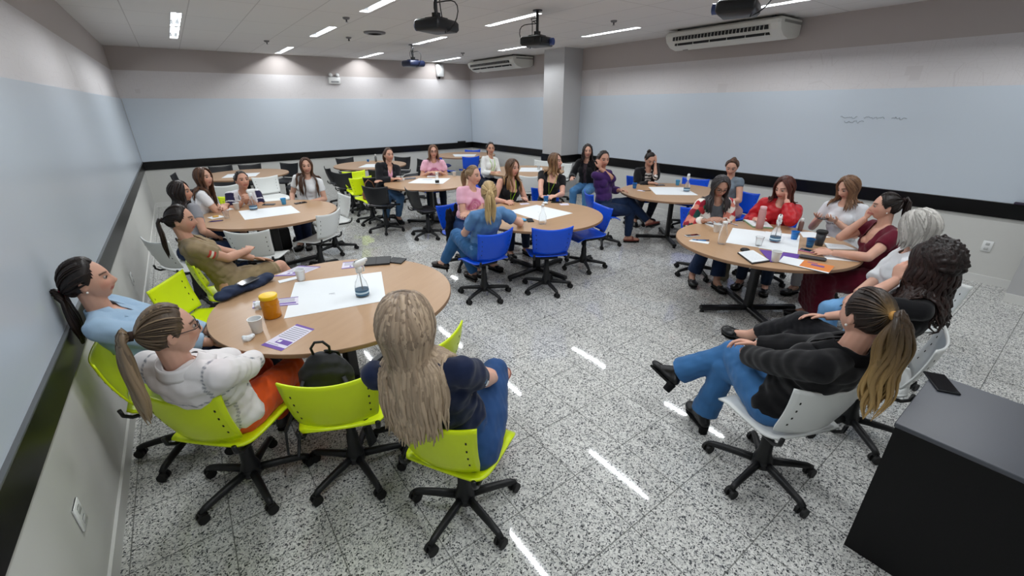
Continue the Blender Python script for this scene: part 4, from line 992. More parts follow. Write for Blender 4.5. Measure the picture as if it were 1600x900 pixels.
        if style == 'ponytail':
            Lh = hs.get('len', .30); sp_ = hs.get('spread', .022)
            for k in range(max(24, n//2 if sp_ > .04 else n//3)):
                a_ = rn.uniform(0, 6.28); rr_ = sp_*math.sqrt(rn.random()); x_, y_, z_ = perp_frame(dd); p = T0_+dd*.006; P = [p]; p = T0_+dd*.028+(x_*math.cos(a_)+y_*math.sin(a_))*rr_*.7; P.append(p); done = 0; L = Lh*rn.uniform(.75, 1.05); a0 = rn.uniform(0, 6)
                bulge = (x_*math.cos(a_)+y_*math.sin(a_))*[1, 1, 0]
                while done < L:
                    tt = done/L; d = nrm(np.array([0, 0, -1.])+dd*max(0, .55-6*tt)+bulge*(hs.get('bulge', .34)*(1-tt*1.8))); p = p+d*.026+np.array([math.cos(done*30+a0), math.sin(done*26+a0), 0])*hs.get('wave', .002)
                    p = push(p, .006+.004*rn.random()); P.append(p); done += .026
                m_ = len(P); tp = np.linspace(0, 1, m_); mb.tube(P, list(rad*.95*np.minimum(1, (1.03-tp)*3)**.7), 5, flat=(1.1, .6), col=np.array(cols(k, m_, rn.random())))
        else:
            for k in range(26):
                a_, b_ = rn.uniform(0, 6.28), rn.uniform(-.8, .8); x_, y_, z_ = perp_frame(nrm(dd*math.cos(b_)+np.array([0, 0, 1])*math.sin(b_))); r_ = hs.get('bun', .03)*rn.uniform(.6, 1)
                mb.tube([T0_+dd*.022+(x_*math.cos(t)+y_*math.sin(t))*r_ for t in np.linspace(a_, a_+4.5, 9)], .009, 5, col=np.array(cols(k, 9, rn.random())))
    if mb.V: mb.build('hair_locks', M_hair, hair, origin=O)

M_skin = vmat('skin', .48, .35, None, 0, .08)
M_eye = vmat('eye', .15, .5)
M_lash = mat('lash', '1b1311', .7)
M_cloth = vmat('cloth', .85, .15, (260, .12, .002), .15)
M_satin = vmat('satin_cloth', .42, .4, (40, .1, .004))
M_denim = vmat('denim', .85, .12, (420, .3, .002), .1)
M_shoe = vmat('shoe_leather', .35, .4)
M_hair = vmat('hair_strands', .42, .35, (90, .5, .004, (1, 1, .12)))
def clothmat(c): return mat('cloth_'+c, c, .8, spec=.2)
# prints and patterns, in torso coordinates
def pat_ring(T, C, L, V, k):
    r = np.hypot(T[:, 0], T[:, 2]-L*.60); f = (T[:, 1] > .03)
    w = f*(np.clip(gauss(r, .085, .012)*1.2+gauss(r, .050, .010)*.9+(r < .028)*.9, 0, 1)*.8); return C*(1-w[:, None])+np.array(lin('b0507f'))*w[:, None]
def pat_stripes(T, C, L, V, k):
    w = (np.sin(T[:, 2]*2*PI/.045) > .2); return np.where(w[:, None], np.array(lin('1c1c20')), C)
def pat_jersey(T, C, L, V, k):
    C = C.copy(); navy = np.array(lin('2a2747'))
    for i in (0, 1):
        A, E_ = k['sh'][i], k['AR'][i][0]; d = nrm(E_-A); t = (V-A)@d; far = np.linalg.norm(V-A-np.outer(t, d), axis=1); m = (far < .075) & (t > -.02) & (np.abs(T[:, 0]) > .13); m &= ~((t > .085) & (t < .10)); C[m] = navy
    m = (np.abs(T[:, 0]) > .115) & (T[:, 2] < L*.7); C[m] = navy
    m = (np.hypot(T[:, 0]+.045, T[:, 2]-L*.68) < .02) & (T[:, 1] > 0); C[m] = navy
    m = (np.hypot(T[:, 0]*1.2, (T[:, 2]-L*.97)) < .10) & (T[:, 1] > .04) & (np.hypot(T[:, 0]*1.2, (T[:, 2]-L*.97)) > .088); C[m] = navy; return C
def pat_tee(T, C, L, V, k):
    C = C.copy(); m = (np.abs(T[:, 0]) < .035+.03*np.sin(T[:, 2]*60)) & (np.abs(T[:, 2]-L*.55) < .05) & (T[:, 1] > .03) & (np.sin(T[:, 0]*210+T[:, 2]*90) > -.3); C[m] = np.array(lin('3a3138')); return C
def pat_floral(T, C, L, V, k):
    C = C.copy(); pal = ['e9e4dc', 'b8323c', '2f7a62', 'd98a78', 'e9e4dc', '8c1f33', '1f4a44', 'f0e6e0']
    r = np.random.default_rng(3); cen = r.uniform(-.45, .55, (4200, 3)); cen[:, 2] += .3
    ci = r.integers(0, 8, 4200); out = np.zeros(len(T), int)
    for s in range(0, len(T), 1500):
        d = ((T[s:s+1500, None, :]-cen[None])**2).sum(2); out[s:s+1500] = d.argmin(1)
    return np.array([lin(p) for p in pal])[ci[out]]
def pat_line(T, C, L, V, k):
    C = C.copy(); m = (np.abs(T[:, 2]-L*.58) < .006) & (T[:, 1] > .0) & (np.abs(T[:, 0]) < .10) & (np.sin(T[:, 0]*400) > -.5); C[m] = np.array(lin('5b5560')); return C
def pat_denimwhite(T, C, L, V, k):
    C = C.copy(); seam = (np.abs(np.abs(T[:, 0])-.125) < .006) | ((np.abs(T[:, 2]-L*.70) < .006) & (T[:, 1] < 0)); w = seam*(.45+.4*np.sin(V[:, 2]*300+V[:, 0]*210)); 
    w = np.clip(w, 0, 1)[:, None]; C = C*(1-w)+np.array(lin('5a6674'))*w; bl = (.12*np.clip(np.sin(V[:, 0]*14+2)*np.sin(V[:, 2]*17), 0, 1))[:, None]; return C*(1-bl)+np.array(lin('e3b9c4'))*bl
DK = dict(c='17110f', c2='2a1d18'); BR = dict(c='3a261b', c2='5b3c28')
def hd(base, **k): d = dict(base); d.update(k); return d
# near left table
person('a', (.39, 2.95), 0, (.160, 2.97, 1.165), (-2, 4), 'woman in light blue denim shirt leaning back against the whiteboard, dark hair tied back', 'c4937a', .0048, twist=-8, legs=[((.10, .44, .50), (.1, .62, .085)), ((-.12, .44, .50), (-.12, .60, .085))],
       arms=[dict(w=(.06, .27, .64)), dict(w=(-.06, .25, .66))], top=dict(c='9db8d0', sleeve=1.75, collar=1, denim=1, neck='openv', wr=.006, loose=.010, g=.014), bottom=dict(c='1b2338', denim=1), hair=hd(DK, style='ponytail', tie=(0, -.108, -.035), len=.24, band='7a2434', n=170, spread=.050, vol=.016, minx=.045, bulge=.5), earring=1)
person('b', (.60, 2.34), 52, (.495, 2.10, 1.138), (12, -2), 'woman in white denim jacket, glasses and orange trousers with a long ponytail', 'cf9c84', .0048, twist=-5, legs=[((.10, .42, .50), (.10, .50, .085)), ((-.10, .42, .50), (-.08, .48, .085))],
       arms=[dict(w=(.02, .30, .67), d=(-.7, .5, .0), curl=.6), dict(w=(-.03, .33, .66), d=(.5, .6, 0), curl=.6)], top=dict(c='e8e4e4', sleeve=1.0, neck='crew'), jacket=dict(c='e6e3e3', denim=1, open=.04, colfn=pat_denimwhite, wr=.005, hem=-.085, sleeve=1.85, g=.024, prof=[0, 0, 0, .0, .04, .07]), bottom=dict(c='d9541e', loose=.008),
       hair=dict(style='ponytail', c='4a3c30', c2='8a755c', tip='b39c7e', ombre=.8, tie=(0, -.122, .02), len=.36, band='3a2c25', n=190, spread=.045, bulge=.6), glasses='1a1416', shoes='sneaker', shoec='2a2a2c')
person('c', (1.47, 1.47), 28, (1.235, 1.40, 1.222), (62, 0), 'woman with long blonde hair seen from behind, navy T-shirt and blue jeans', 'd3a088', .0048, twist=18, legs='crossR', width=1.2,
       arms=[dict(w=(.06, .28, .68), d=(-.6, .6, 0)), dict(w=(-.04, .30, .67), d=(.5, .6, 0))], top=dict(c='1a2440', sleeve=.66, neck='crew', loose=.012, g=.016, wr=.005), bottom=dict(c='2b4a78', denim=1, loose=.007),
       hair=dict(style='long', c='6f5d4d', c2='bda78e', tip='c4ae92', ombre=.7, len=.42, n=340, r=.012, vol=.030, wave=.004), patch=[(.012, .010, .0, .045, 'e8ecf0'), (.010, .012, .006, .012, '6f94b8')], patchdir=(.9, -.5, 0), shoes='sandal', shoec='b3472f')
person('d', (.80, 4.38), 6, (.575, 4.33, 1.15), (-12, -4), 'woman in khaki uniform dress with a flag badge on the sleeve', 'c08c70', .005, legs=[((.0, .42, .58), (-.05, .62, .25)), ((-.05, .42, .52), (-.03, .50, .085))],
       arms=[dict(w=(-.04, .20, .78), d=(-.9, .3, .1), curl=.3, pole=(1, -.5, -1)), dict(w=(.02, .30, .66), d=(.35, .9, -.2), curl=.15, pole=(-1, -.1, -1))], top=dict(c='8f7d5f', sleeve=.62, collar=1, neck='openv', loose=.014, g=.014, wr=.006), bottom=dict(kind='skirt', c='8f7d5f', len=.84),
       hair=hd(DK, style='ponytail', tie=(0, -.116, .0), len=.30, n=110), patch=[(.030, .026, 0, 0, 'b4453c'), (.026, .010, 0, 0, 'd8d2bd'), (.012, .013, 0, 0, '5b8a4a')] if False else [(.030, .009, 0, -.019, 'b4453c'), (.030, .0095, 0, 0, 'd8d2bd'), (.030, .009, 0, .019, 'b4453c')], shoes='heel')
# second left table
person('e', (.58, 5.62), 38, (.60, 5.83, 1.15), (-18, 0), 'woman with straight black hair behind the woman in uniform', 'b98568', .007, top=dict(c='8d8d92', sleeve=.5), legs='flat', arms='lap', bottom=dict(c='1b2740', denim=1), hair=hd(DK, style='long', len=.34, n=80))
person('f', (.62, 6.74), -8, (.86, 6.74, 1.17), (-44, 2), 'young woman with long brown hair, white printed T-shirt, arms crossed on the table', 'c8967b', .007, top=dict(c='e7e7ea', sleeve=.55, colfn=pat_tee), arms=[dict(w=(-.08, .40, .80), pole=(1, 0, -1), d=(-1, .2, 0)), dict(w=(.08, .37, .82), pole=(-1, 0, -1), d=(1, .2, 0))], bottom=dict(c='22304a', denim=1), hair=hd(BR, style='long', len=.32, n=90, vol=.014))
person('g', (1.2, 7.17), -84, (1.275, 6.84, 1.08), (-75, 6), 'woman in white and navy sports jersey with clasped hands and a hair bun', 'bf8a6e', .0065, width=1.05, top=dict(c='e4e4ea', sleeve=.55, neck='v', colfn=pat_jersey, loose=.01), arms='clasp', bottom=dict(c='1c1c22'), hair=hd(DK, style='bun', tie=(0, -.11, .05), n=70))
person('h', (2.1, 7.28), -118, (2.17, 7.18, 1.16), (-100, -2), 'young woman with very long brown hair and white T-shirt leaning on her hands', 'c9987e', .007, legs='close', top=dict(c='e2e3e4', sleeve=.55), arms=[dict(w=(.13, .24, .66), d=(0, .5, -1)), dict(w=(-.13, .24, .66), d=(0, .5, -1))], bottom=dict(c='18203a', denim=1), hair=hd(BR, style='long', len=.44, n=90, c='33211a'))
# pink table
person('i', (3.50, 7.66), -90, (3.62, 7.57, 1.19), (-85, 2), 'woman in open black blazer over pink shirt with blue jeans at the pink table', 'c08c72', .007, width=1.08, top=dict(c='e3a9c0', sleeve=1.0, neck='v'), jacket=dict(c='1b1c21', open=.05), arms='crossed', bottom=dict(c='5378a0', denim=1), hair=hd(BR, style='ponytail', n=60, len=.18), legs='tuck')
person('j', (4.60, 7.88), -112, (4.545, 7.70, 1.18), (-108, -2), 'woman with glasses and shoulder-length hair in pink T-shirt with ring print', 'c8947b', .007, width=1.05, top=dict(c='e6b3c6', sleeve=.6, colfn=pat_ring, loose=.012), arms=[dict(w=(.10, .36, .82), d=(-.8, .5, .2), curl=.7), dict(w=(-.10, .36, .82), d=(.8, .5, .2), curl=.7)], bottom=dict(c='1e2735', denim=1), hair=dict(style='bob', c='4e3528', c2='7a5740', len=.15, n=60), glasses='2a2022')
# centre table
person('k', (3.45, 4.78), -84, (3.575, 4.69, 1.18), (-68, -3), 'woman in pink T-shirt with ring print and folded arms, left of the centre table', 'cd9a82', .006, width=1.05, top=dict(c='e3afc2', sleeve=.6, colfn=pat_ring, loose=.012), arms=[dict(w=(-.10, .27, .72), pole=(1, -.1, -1), d=(-.9, .3, 0)), dict(w=(.10, .24, .76), pole=(-1, .1, -1), d=(.9, .4, 0))], bottom=dict(c='23406e', denim=1),
       hair=dict(style='ponytail', c='7a6248', c2='a88c68', tip='c4a884', len=.22, n=80), watch=(1, '8a8478'), legs='flat')
person('l', (3.10, 3.80), 105, (3.105, 3.64, 1.17), (62, -4), 'woman in denim jumpsuit with blonde ponytail seen from behind, elbow on the table', 'd0a088', .0058, twist=-18, legs=[((.10, .42, .50), (.22, .34, .085)), ((.02, .40, .62), (-.02, .60, .27))],
       arms=[dict(W=(3.62, 3.80, .79), pole=(1, -.8, -.9)), dict(w=(-.02, .24, .70), pole=(-1, -.4, -.6))], top=dict(c='5d86b4', sleeve=.62, denim=1, loose=.012, g=.015, wr=.006), bottom=dict(c='33608f', denim=1, loose=.010, waistcut=0), hair=dict(style='ponytail', c='9a8057', c2='c9ad7c', tip='d8c090', len=.30, tie=(0, -.118, .02), n=120, spread=.03, band='c9ad7c'), shoes='heel', shoec='221a18')
person('m', (4.27, 5.03), -96, (4.365, 4.94, 1.18), (-82, -2), 'woman with long brown hair, sleeveless black top and green lanyard', 'c8927a', .0062, top=dict(c='17171a', sleeve=0, neck='scoop'), arms=[dict(w=(.16, .34, .78)), dict(w=(-.16, .34, .78))], lanyard=dict(c='a9d82c'), hair=dict(style='long', c='3a281f', c2='6a4a34', tip='a07c50', ombre=.7, len=.30, n=90))
person('n', (4.97, 4.93), -125, (5.105, 4.88, 1.215), (-62, 4), 'woman in black square-neck top with green lanyard looking to the right', 'd29c86', .0062, top=dict(c='151518', sleeve=.55, neck='square'), arms=[dict(w=(.10, .40, .785), d=(-.8, .5, 0)), dict(w=(-.12, .36, .785), d=(.8, .5, 0))], lanyard=dict(c='b2dc3c'), hair=dict(style='long', c='4a3326', c2='77563c', tip='a88458', ombre=.6, len=.20, wave=.010, n=90))
person('o', (5.57, 7.46), -82, (5.65, 7.40, 1.19), (-112, 0), 'woman in white long-sleeved top with green lanyard at the back', 'b8866a', .007, top=dict(c='e6e8e6', sleeve=1.7), arms=[dict(w=(.06, .32, .76), d=(-.8, .5, 0)), dict(w=(-.06, .32, .76), d=(.8, .5, 0))], lanyard=dict(c='9ccc30'), bottom=dict(c='1b2233', denim=1), hair=hd(DK, style='ponytail', n=60, len=.2))
person('p', (6.82, 5.85), 205, (6.69, 5.77, 1.19), (-128, 4), 'woman in black cardigan and blue jeans with curly dark hair near the column', 'bd8a72', .0065, top=dict(c='3a3036', sleeve=1.0, neck='crew'), jacket=dict(c='141417', open=.04), arms=[dict(w=(.16, .42, .74)), dict(w=(-.30, .40, .80), d=(-.2, .8, .3))], bottom=dict(c='4a7aa8', denim=1), legs='flat', hair=hd(DK, style='curly', len=.15, wave=.016, freq=60, n=90))
person('q', (5.62, 4.34), -28, (5.62, 4.41, 1.25), (-112, -6), 'woman in purple blouse with her hand on her cheek and legs crossed', 'b07a60', .006, zp=.55, twist=-60, top=dict(c='3d2258', sleeve=1.7, neck='v', loose=.010, wr=.006), arms=[dict(w=None, hw=(.075, .075, -.115), pole=(.2, 1, -1.5), d=(-.1, -.1, 1), n=(-1, -.3, 0), curl=.7), dict(w=(.02, .25, .80), pole=(-.6, .2, -1), d=(.9, .3, .2))], bottom=dict(c='1b2b47', denim=1), legs='crossL', hair=hd(DK, style='ponytail', n=70, len=.3), shoes='sandal', shoec='7a3f36')
person('r', (7.08, 4.82), -122, (6.97, 4.60, 1.13), (-118, -30), 'woman in black blazer over a striped top resting her forehead on her hand', 'b8866e', .0062, top=dict(c='d6d0cc', sleeve=1, neck='crew', colfn=pat_stripes), jacket=dict(c='141417', open=.065, hem=-.06), arms=[dict(w=(.02, .46, .785), d=(-.9, .3, 0)), dict(w=None, hw=(-.070, .090, .00), pole=(-.05, .5, -1.6), d=(0, -.1, 1), n=(.8, -.6, 0), curl=.5)], hair=hd(DK, style='bun', tie=(0, -.10, .06), n=70), down=1, legs='tuck', shoes='flat', bottom=dict(c='161c2b'))
# right table
person('s', (5.58, 2.70), -125, (5.43, 2.50, 1.14), (-132, -28), 'woman with long grey-black hair, floral jacket and grey top writing', 'a87860', .0056, top=dict(c='5c6167', sleeve=.8, neck='crew'), jacket=dict(c='e9e4dc', open=.085, colfn=pat_floral, sleeve=1.8, collar=0, name='floral_jacket'), arms=[dict(W=(5.22, 2.48, .79), curl=.6), dict(W=(5.36, 2.36, .79), curl=.6)], bottom=dict(c='1b2944', denim=1, flare=.03, len=.85), legs=[((.12, .41, .50), (.20, .32, .085)), ((-.06, .41, .50), (-.02, .50, .085))], hair=dict(style='long', c='1b1819', c2='4a4648', len=.26, n=110, vol=.014), glasses='6a5a50', down=1, shoes='heel')
person('t', (6.98, 3.13), 168, (6.97, 3.20, 1.15), (-160, -20), 'woman in grey sleeveless top mostly hidden behind the floral jacket', 'c08c74', .0065, top=dict(c='6b7782', sleeve=.3), arms=[dict(w=(.12, .30, .70)), dict(w=(-.12, .30, .70))], bottom=dict(c='b58a86'), legs='crossR', hair=hd(BR, style='bun', tie=(0, -.10, .05), n=60), down=1)
person('u', (6.02, 2.12), -166, (5.86, 2.02, 1.14), (172, -16), 'woman in red blouse writing with her head resting on her hand', 'd39e8a', .0056, top=dict(c='b8121f', sleeve=1.75, neck='crew', loose=.016, g=.016, wr=.006, satin=1), arms=[dict(W=(5.70, 2.16, .79), curl=.6), dict(w=None, hw=(-.075, .065, -.10), pole=(-.6, .7, -1), d=(0, -.2, 1), n=(.7, -.5, 0), curl=1.0)], hair=dict(style='bob', c='3b1d17', c2='5c2c22', len=.17, n=90, wave=.008, vol=.016), down=1, lip='b03a3a', watch=None)
person('v', (6.28, 1.50), 172, (6.22, 1.555, 1.17), (152, -24), 'woman in white T-shirt with long light brown hair looking down at her phone', 'd9a78e', .0056, top=dict(c='dfe1e6', sleeve=.5, neck='crew', colfn=pat_line), arms=[dict(W=(6.08, 1.68, .84), d=(-.2, .9, .2), n=(-.4, 0, 1), curl=.6), dict(W=(6.08, 1.54, .84), d=(.2, .9, .2), n=(.4, 0, 1), curl=.6)], bottom=dict(c='c2c2c6'), hair=dict(style='long', c='5b4030', c2='8f6c50', len=.20, n=100, vol=.012), down=1)
person('w', (5.48, .95), 128, (5.43, 1.03, 1.17), (112, -4), 'woman in maroon dress with dark ponytail, hand at her mouth', 'cc9880', .0054, width=1.16, top=dict(c='5c0f24', sleeve=.5, neck='scoop', loose=.010, g=.014), arms=[dict(w=None, hw=(.03, .11, -.115), pole=(.3, 1, -1.2), d=(-.2, -.2, 1), n=(0, -1, .2), curl=.9), dict(W=(5.06, 1.20, .785), d=(.1, 1, 0), curl=.2, pole=(-1, -.2, -.6))], bottom=dict(kind='skirt', c='5c0f24', len=1.75), hair=hd(DK, style='ponytail', tie=(0, -.11, .055), len=.22, n=110), earring=1, eyes=1)
person('x', (4.80, .64), 150,  (4.72, .665, 1.18), (84, -6), 'grey-haired woman in white shirt seen from behind at the right table', 'cf9f88', .005, width=1.05, twist=-50, top=dict(c='d8dade', sleeve=1.3, neck='crew', loose=.018, g=.02, wr=.008), arms=[dict(w=(.06, .30, .66)), dict(w=(-.06, .30, .66))], bottom=dict(c='6f9fcc', denim=1), legs='flat', hair=dict(style='bob', c='8c8984', c2='c9c6c0', len=.10, n=150, vol=.026, flare=-.25, r=.012), eyes=1)
person('y', (3.83, .52), 92, (3.835, .40, 1.19), (72, -4), 'woman in black with thick curly dark hair and crossed legs', 'c8957d', .005, width=1.05, twist=12, top=dict(c='131316', sleeve=.6, neck='crew', loose=.012), arms=[dict(w=(.02, .28, .70), d=(-.5, .8, 0)), dict(w=None, hw=(-.09, .10, -.12), pole=(-1, .1, -.8), d=(.3, .1, 1), n=(.8, -.5, 0), curl=.8)], bottom=dict(c='151519', len=.80), legs=[((-.06, .42, .50), (-.03, .42, .085)), ((.02, .42, .62), (.05, .72, .36))], shoes='heel', shoec='101012', hair=hd(DK, style='curly', len=.26, wave=.020, freq=55, n=260, vol=.022, r=.012, c='140d0c', c2='2e1c18'))
person('z', (2.97, .66), 66, (2.87, .42, 1.165), (60, -2), 'woman in black blazer, flared jeans and black boots with blonde-streaked ponytail', 'd09a82', .0048, width=1.04, twist=14, th=.40, sk=.38, top=dict(c='131315', sleeve=1.0, neck='crew'), jacket=dict(c='0d0d10', open=.03, wr=.006, hem=-.11, g=.024, low=.02, prof=[0, 0, 0, .02, .05, .07]), arms=[dict(W=(3.03, .905, .73), d=(-.6, .7, 0), curl=.7), dict(W=(2.95, .875, .71), d=(.6, .6, 0), curl=.7, pole=(-.9, -.5, -.7))],
       bottom=dict(c='3b6a9c', denim=1, flare=.034, len=.93), legs=[((-.08, .42, .50), (-.107, .41, .085)), ((.0, .42, .60), (-.235, .58, .35))], shoes='boot', shoec='121214', hair=dict(style='ponytail', c='1c1412', c2='3a2a20', tip='c8a468', ombre=.95, tie=(0, -.118, .045), len=.44, n=170, spread=.034, wave=.006, band='b98a4c'), earring=1)
# ---------------------------------------------------------------- things on the tables
TZ = .7505
M_paper = mat('paper_white', 'e6ebee', .55); M_print = mat('print_grey', '9a9ea6', .7); M_purple = mat('print_purple', '6a4aa0', .6)
M_lav = mat('paper_lavender', 'd9d4e4', .55); M_cupw = mat('cup_plastic', 'eceeee', .4, trans=.08); M_blue = mat('cup_blue', '1c74c4', .4); M_bluel = mat('cup_blue_light', '4aa6e0', .4)
def clear_mat():
    m, nt, b = nodes('clear_plastic'); b.inputs['Base Color'].default_value = (.93, .95, .95, 1); b.inputs['Roughness'].default_value = .08
    b.inputs['Transmission Weight'].default_value = .9; b.inputs['IOR'].default_value = 1.15; b.inputs['Alpha'].default_value = .55; return m
M_clear = clear_mat()
def quad(Q, u, v): A, B, C, D = [np.array(q, float) for q in Q]; return (A*(1-u)+B*u)*(1-v)+(D*(1-u)+C*u)*v
def slab(Q, z0, z1, mb=None):
    mb = mb or MB(); pts = [tuple(q) for q in Q]; a = sum(pts[i][0]*pts[(i+1) % len(pts)][1]-pts[(i+1) % len(pts)][0]*pts[i][1] for i in range(len(pts)))
    if a < 0: pts = pts[::-1]
    return mb.poly(pts, z0, z1)
def org(Q): c = np.mean(np.array(Q), 0); return (float(c[0]), float(c[1]), 0.)
def strip(Q, u0, u1, v0, v1, z, mb): return slab([quad(Q, u0, v0), quad(Q, u1, v0), quad(Q, u1, v1), quad(Q, u0, v1)], z, z+.0004, mb)
def sheet(Q, label, name='paper_sheet', z=TZ, m=None, th=.0012, cat='paper', lines=None, group=None):
    c = org(Q); t = empty(name, (c[0], c[1], z), 0, label, cat, group); o3 = (c[0], c[1], 0)
    slab(Q, 0, th).build('sheet', m or M_paper, t, smooth=False, origin=o3)
    if lines:
        mb = MB()
        for (u0, u1, v0, v1) in lines: strip(Q, u0, u1, v0, v1, th, mb)
        mb.build('writing', M_print, t, smooth=False, origin=o3)
    return t
def flyer(Q, label, z=TZ):
    c = org(Q); t = empty('flyer', (c[0], c[1], z), 0, label, 'flyer'); o3 = (c[0], c[1], 0); slab(Q, 0, .0012).build('sheet', M_lav, t, smooth=False, origin=o3)
    mb = MB(); strip(Q, 0, 1, .0, .07, .0012, mb); strip(Q, 0, 1, .90, 1, .0012, mb); strip(Q, .30, .95, .64, .80, .0012, mb); mb.build('purple_bands', M_purple, t, smooth=False, origin=o3)
    mb = MB()
    for k in range(7): strip(Q, .08, .92, .13+.07*k, .16+.07*k, .0012, mb)
    strip(Q, .1, .6, .85, .87, .0012, mb); mb.build('text_lines', M_print, t, smooth=False, origin=o3)
    MB().box((*(quad(Q, .42, .72)-np.array(c[:2])), .0019), (.022, .022, .0006), rz=.7).build('emblem', M_paper, t, smooth=False)
def cup(x, y, label, m=None, h=.085, r=.034, z=TZ, group=None, rot=0):
    t = empty('plastic_cup', (x, y, z), 0, label, 'cup', group)
    MB().lathe([(r*.68, 0), (r*.72, .002), (r*.98, h-.004), (r*1.06, h-.002), (r*1.06, h), (r*.95, h), (r*.66, .004), (.001, .004)], n=24).build('cup_wall', m or M_cupw, t, auto=50)
    MB().tube([(r*1.03*math.cos(a), r*1.03*math.sin(a), h-.001) for a in np.linspace(0, 2*PI, 25)], .0014, 5, caps=False).build('rim', m or M_cupw, t)
    return t
def bluecup(x, y, label, m=None): t = cup(x, y, label, m or M_blue, .082, .036); MB().lathe([(.030, .028), (.0305, .031)], n=20).lathe([(.0315, .045), (.0318, .047)], n=20).build('ribs', M_bluel, t); return t
def phone(x, y, rz, label, col='16171a', z=TZ, size=(.075, .155)):
    t = empty('smartphone', (x, y, z), R(rz), label, 'phone'); MB().box((0, 0, .0045), (size[0], size[1], .009), bev=.003).build('case', mat('phone_'+col, col, .4), t)
    MB().box((0, 0, .0094), (size[0]-.008, size[1]-.01, .0008)).build('screen', mat('phone_screen', '0c0e12', .08), t, smooth=False)
    MB().box((-size[0]*.25, size[1]*.36, -.0004), (.02, .03, .001)).build('camera_bump', M_dark, t, smooth=False)
    return t
def spray(x, y, label, rz=0, z=TZ):
    t = empty('spray_bottle', (x, y, z), R(rz), label, 'spray bottle'); t.scale = (1.12, 1.12, 1.08)
    MB().lathe([(.036, 0), (.041, .006), (.041, .07), (.034, .10), (.018, .128), (.014, .16), (.014, .178)], n=28).build('bottle', M_clear, t)
    MB().lathe([(.0415, .014), (.0418, .016), (.0418, .048), (.0415, .05)], n=28).build('label', mat('label_blue', '3d6480', .5), t, auto=40)
    MB().lathe([(.0421, .026), (.0421, .038)], n=28).build('label_text', mat('label_pale', 'c7dbe6', .5), t)
    b = MB(); b.lathe([(.019, .165), (.021, .195), (.016, .204)], n=16); b.box((0, .012, .224), (.034, .090, .046), bev=.012); b.box((0, .064, .230), (.022, .022, .022), bev=.004); b.build('trigger_head', M_white, t)
    MB().tube([(0, .035, .205), (0, .046, .185), (0, .040, .160)], .005, 8, round_ends=True).build('trigger', M_white, t)
    MB().tube([(0, 0, .19), (.004, .004, .01)], .003, 6).build('dip_tube', M_white, t)
def notebook(Q, label, cover='1d1f22', th=.012, z=TZ, name='notebook', pages=True, lines=None):
    c = org(Q); t = empty(name, (c[0], c[1], z), 0, label, 'notebook'); o3 = (c[0], c[1], 0); cm = mat('cover_'+cover, cover, .5)
    slab(Q, 0, th*.75 if pages else th).build('cover', cm, t, smooth=False, origin=o3)
    if pages:
        Qi = [quad(Q, .02, .03), quad(Q, .98, .03), quad(Q, .98, .97), quad(Q, .02, .97)]; slab(Qi, th*.75, th).build('pages', M_paper, t, smooth=False, origin=o3)
        mb = MB()
        for k in range(8): strip(Qi, .1, .85, .12+.1*k, .128+.1*k, th, mb)
        mb.build('written_lines', M_print, t, smooth=False, origin=o3)
    else:
        mb = MB(); strip(Q, .47, .50, 0, 1, th, mb); mb.build('elastic_band', M_rubber, t, smooth=False, origin=o3)
def pen(x, y, rz, label, col='2a5bb0', z=TZ, L=.14):
    t = empty('pen', (x, y, z+.0045), R(rz), label, 'pen'); MB().tube([(0, -L/2, 0), (0, L/2-.02, 0)], .0045, 8).build('barrel', mat('pen_'+col, col, .35), t); MB().tube([(0, L/2-.02, 0), (0, L/2, 0)], [.004, .0008], 8).build('tip', M_chrome, t)
# near left table
sheet([(1.17, 3.42), (1.78, 3.24), (1.60, 2.68), (.98, 2.81)], 'large white sheet in the middle of the near left table', lines=[(.40, .46, .52, .535), (.42, .47, .55, .556)], name='poster_sheet')
spray(1.50, 2.86, 'clear spray bottle with white trigger on the near left table', -60)
t = empty('storage_jar', (.93, 2.885, TZ), 0, 'amber yellow jar with yellow screw lid on the near left table', 'jar')
MB().lathe([(.046, 0), (.052, .006), (.052, .11), (.047, .125), (.044, .13)], n=32).build('jar_body', mat('amber_jar', 'd98a06', .2, trans=.15), t)
MB().lathe([(.050, .128), (.053, .131), (.053, .150), (.050, .154), (.044, .152)], n=32).build('lid', mat('yellow_lid', 'f2c50c', .35), t)
MB().tube([(.0535*math.cos(a), .0535*math.sin(a), .095) for a in np.linspace(0, 2*PI, 33)], .0012, 5, caps=False).build('ridge', mat('amber_jar', 'd98a06', .2), t)
cup(.82, 2.715, 'white plastic cup left of the purple flyer, beside the yellow jar', r=.038, h=.09)
cup(1.22, 3.44, 'white plastic cup at the far edge of the large sheet on the near left table', r=.037, h=.088)
mb = MB(); rr_ = random.Random(2)
for k in range(9): mb.ell((rr_.uniform(-.018, .018), rr_.uniform(-.018, .018), .012+rr_.uniform(-.002, .012)), (.017, .013, .011), None, 10, 6)
V_, F_, E_ = remesh(mb, .004, 1); o = link('crumpled_tissue', mesh_arrays('crumpled_tissue', displace(V_, F_, wrinkle(V_, 3, .003, .03)), F_, M_paper, True), None, (.765, 2.635, TZ)); tag(o, 'crumpled white tissue at the edge of the near left table', 'tissue')
V2 = V_*1.6; o = link('crumpled_tissue', mesh_arrays('crumpled_tissue', displace(V2, F_, wrinkle(V2, 9, .004, .04)), F_, M_paper, True), None, (.90, 3.07, TZ)); tag(o, 'crumpled white tissue behind the yellow jar', 'tissue')
flyer([(1.03, 2.68), (1.10, 2.545), (.89, 2.39), (.81, 2.53)], 'purple and white printed flyer in front of the cup and jar')
flyer([(1.28, 3.80), (1.42, 3.66), (1.23, 3.56), (1.06, 3.66)], 'purple and white flyer at the far edge beside the woman in uniform')
flyer([(1.60, 3.66), (1.80, 3.58), (1.73, 3.44), (1.54, 3.50)], 'purple and white flyer under the black notebooks')
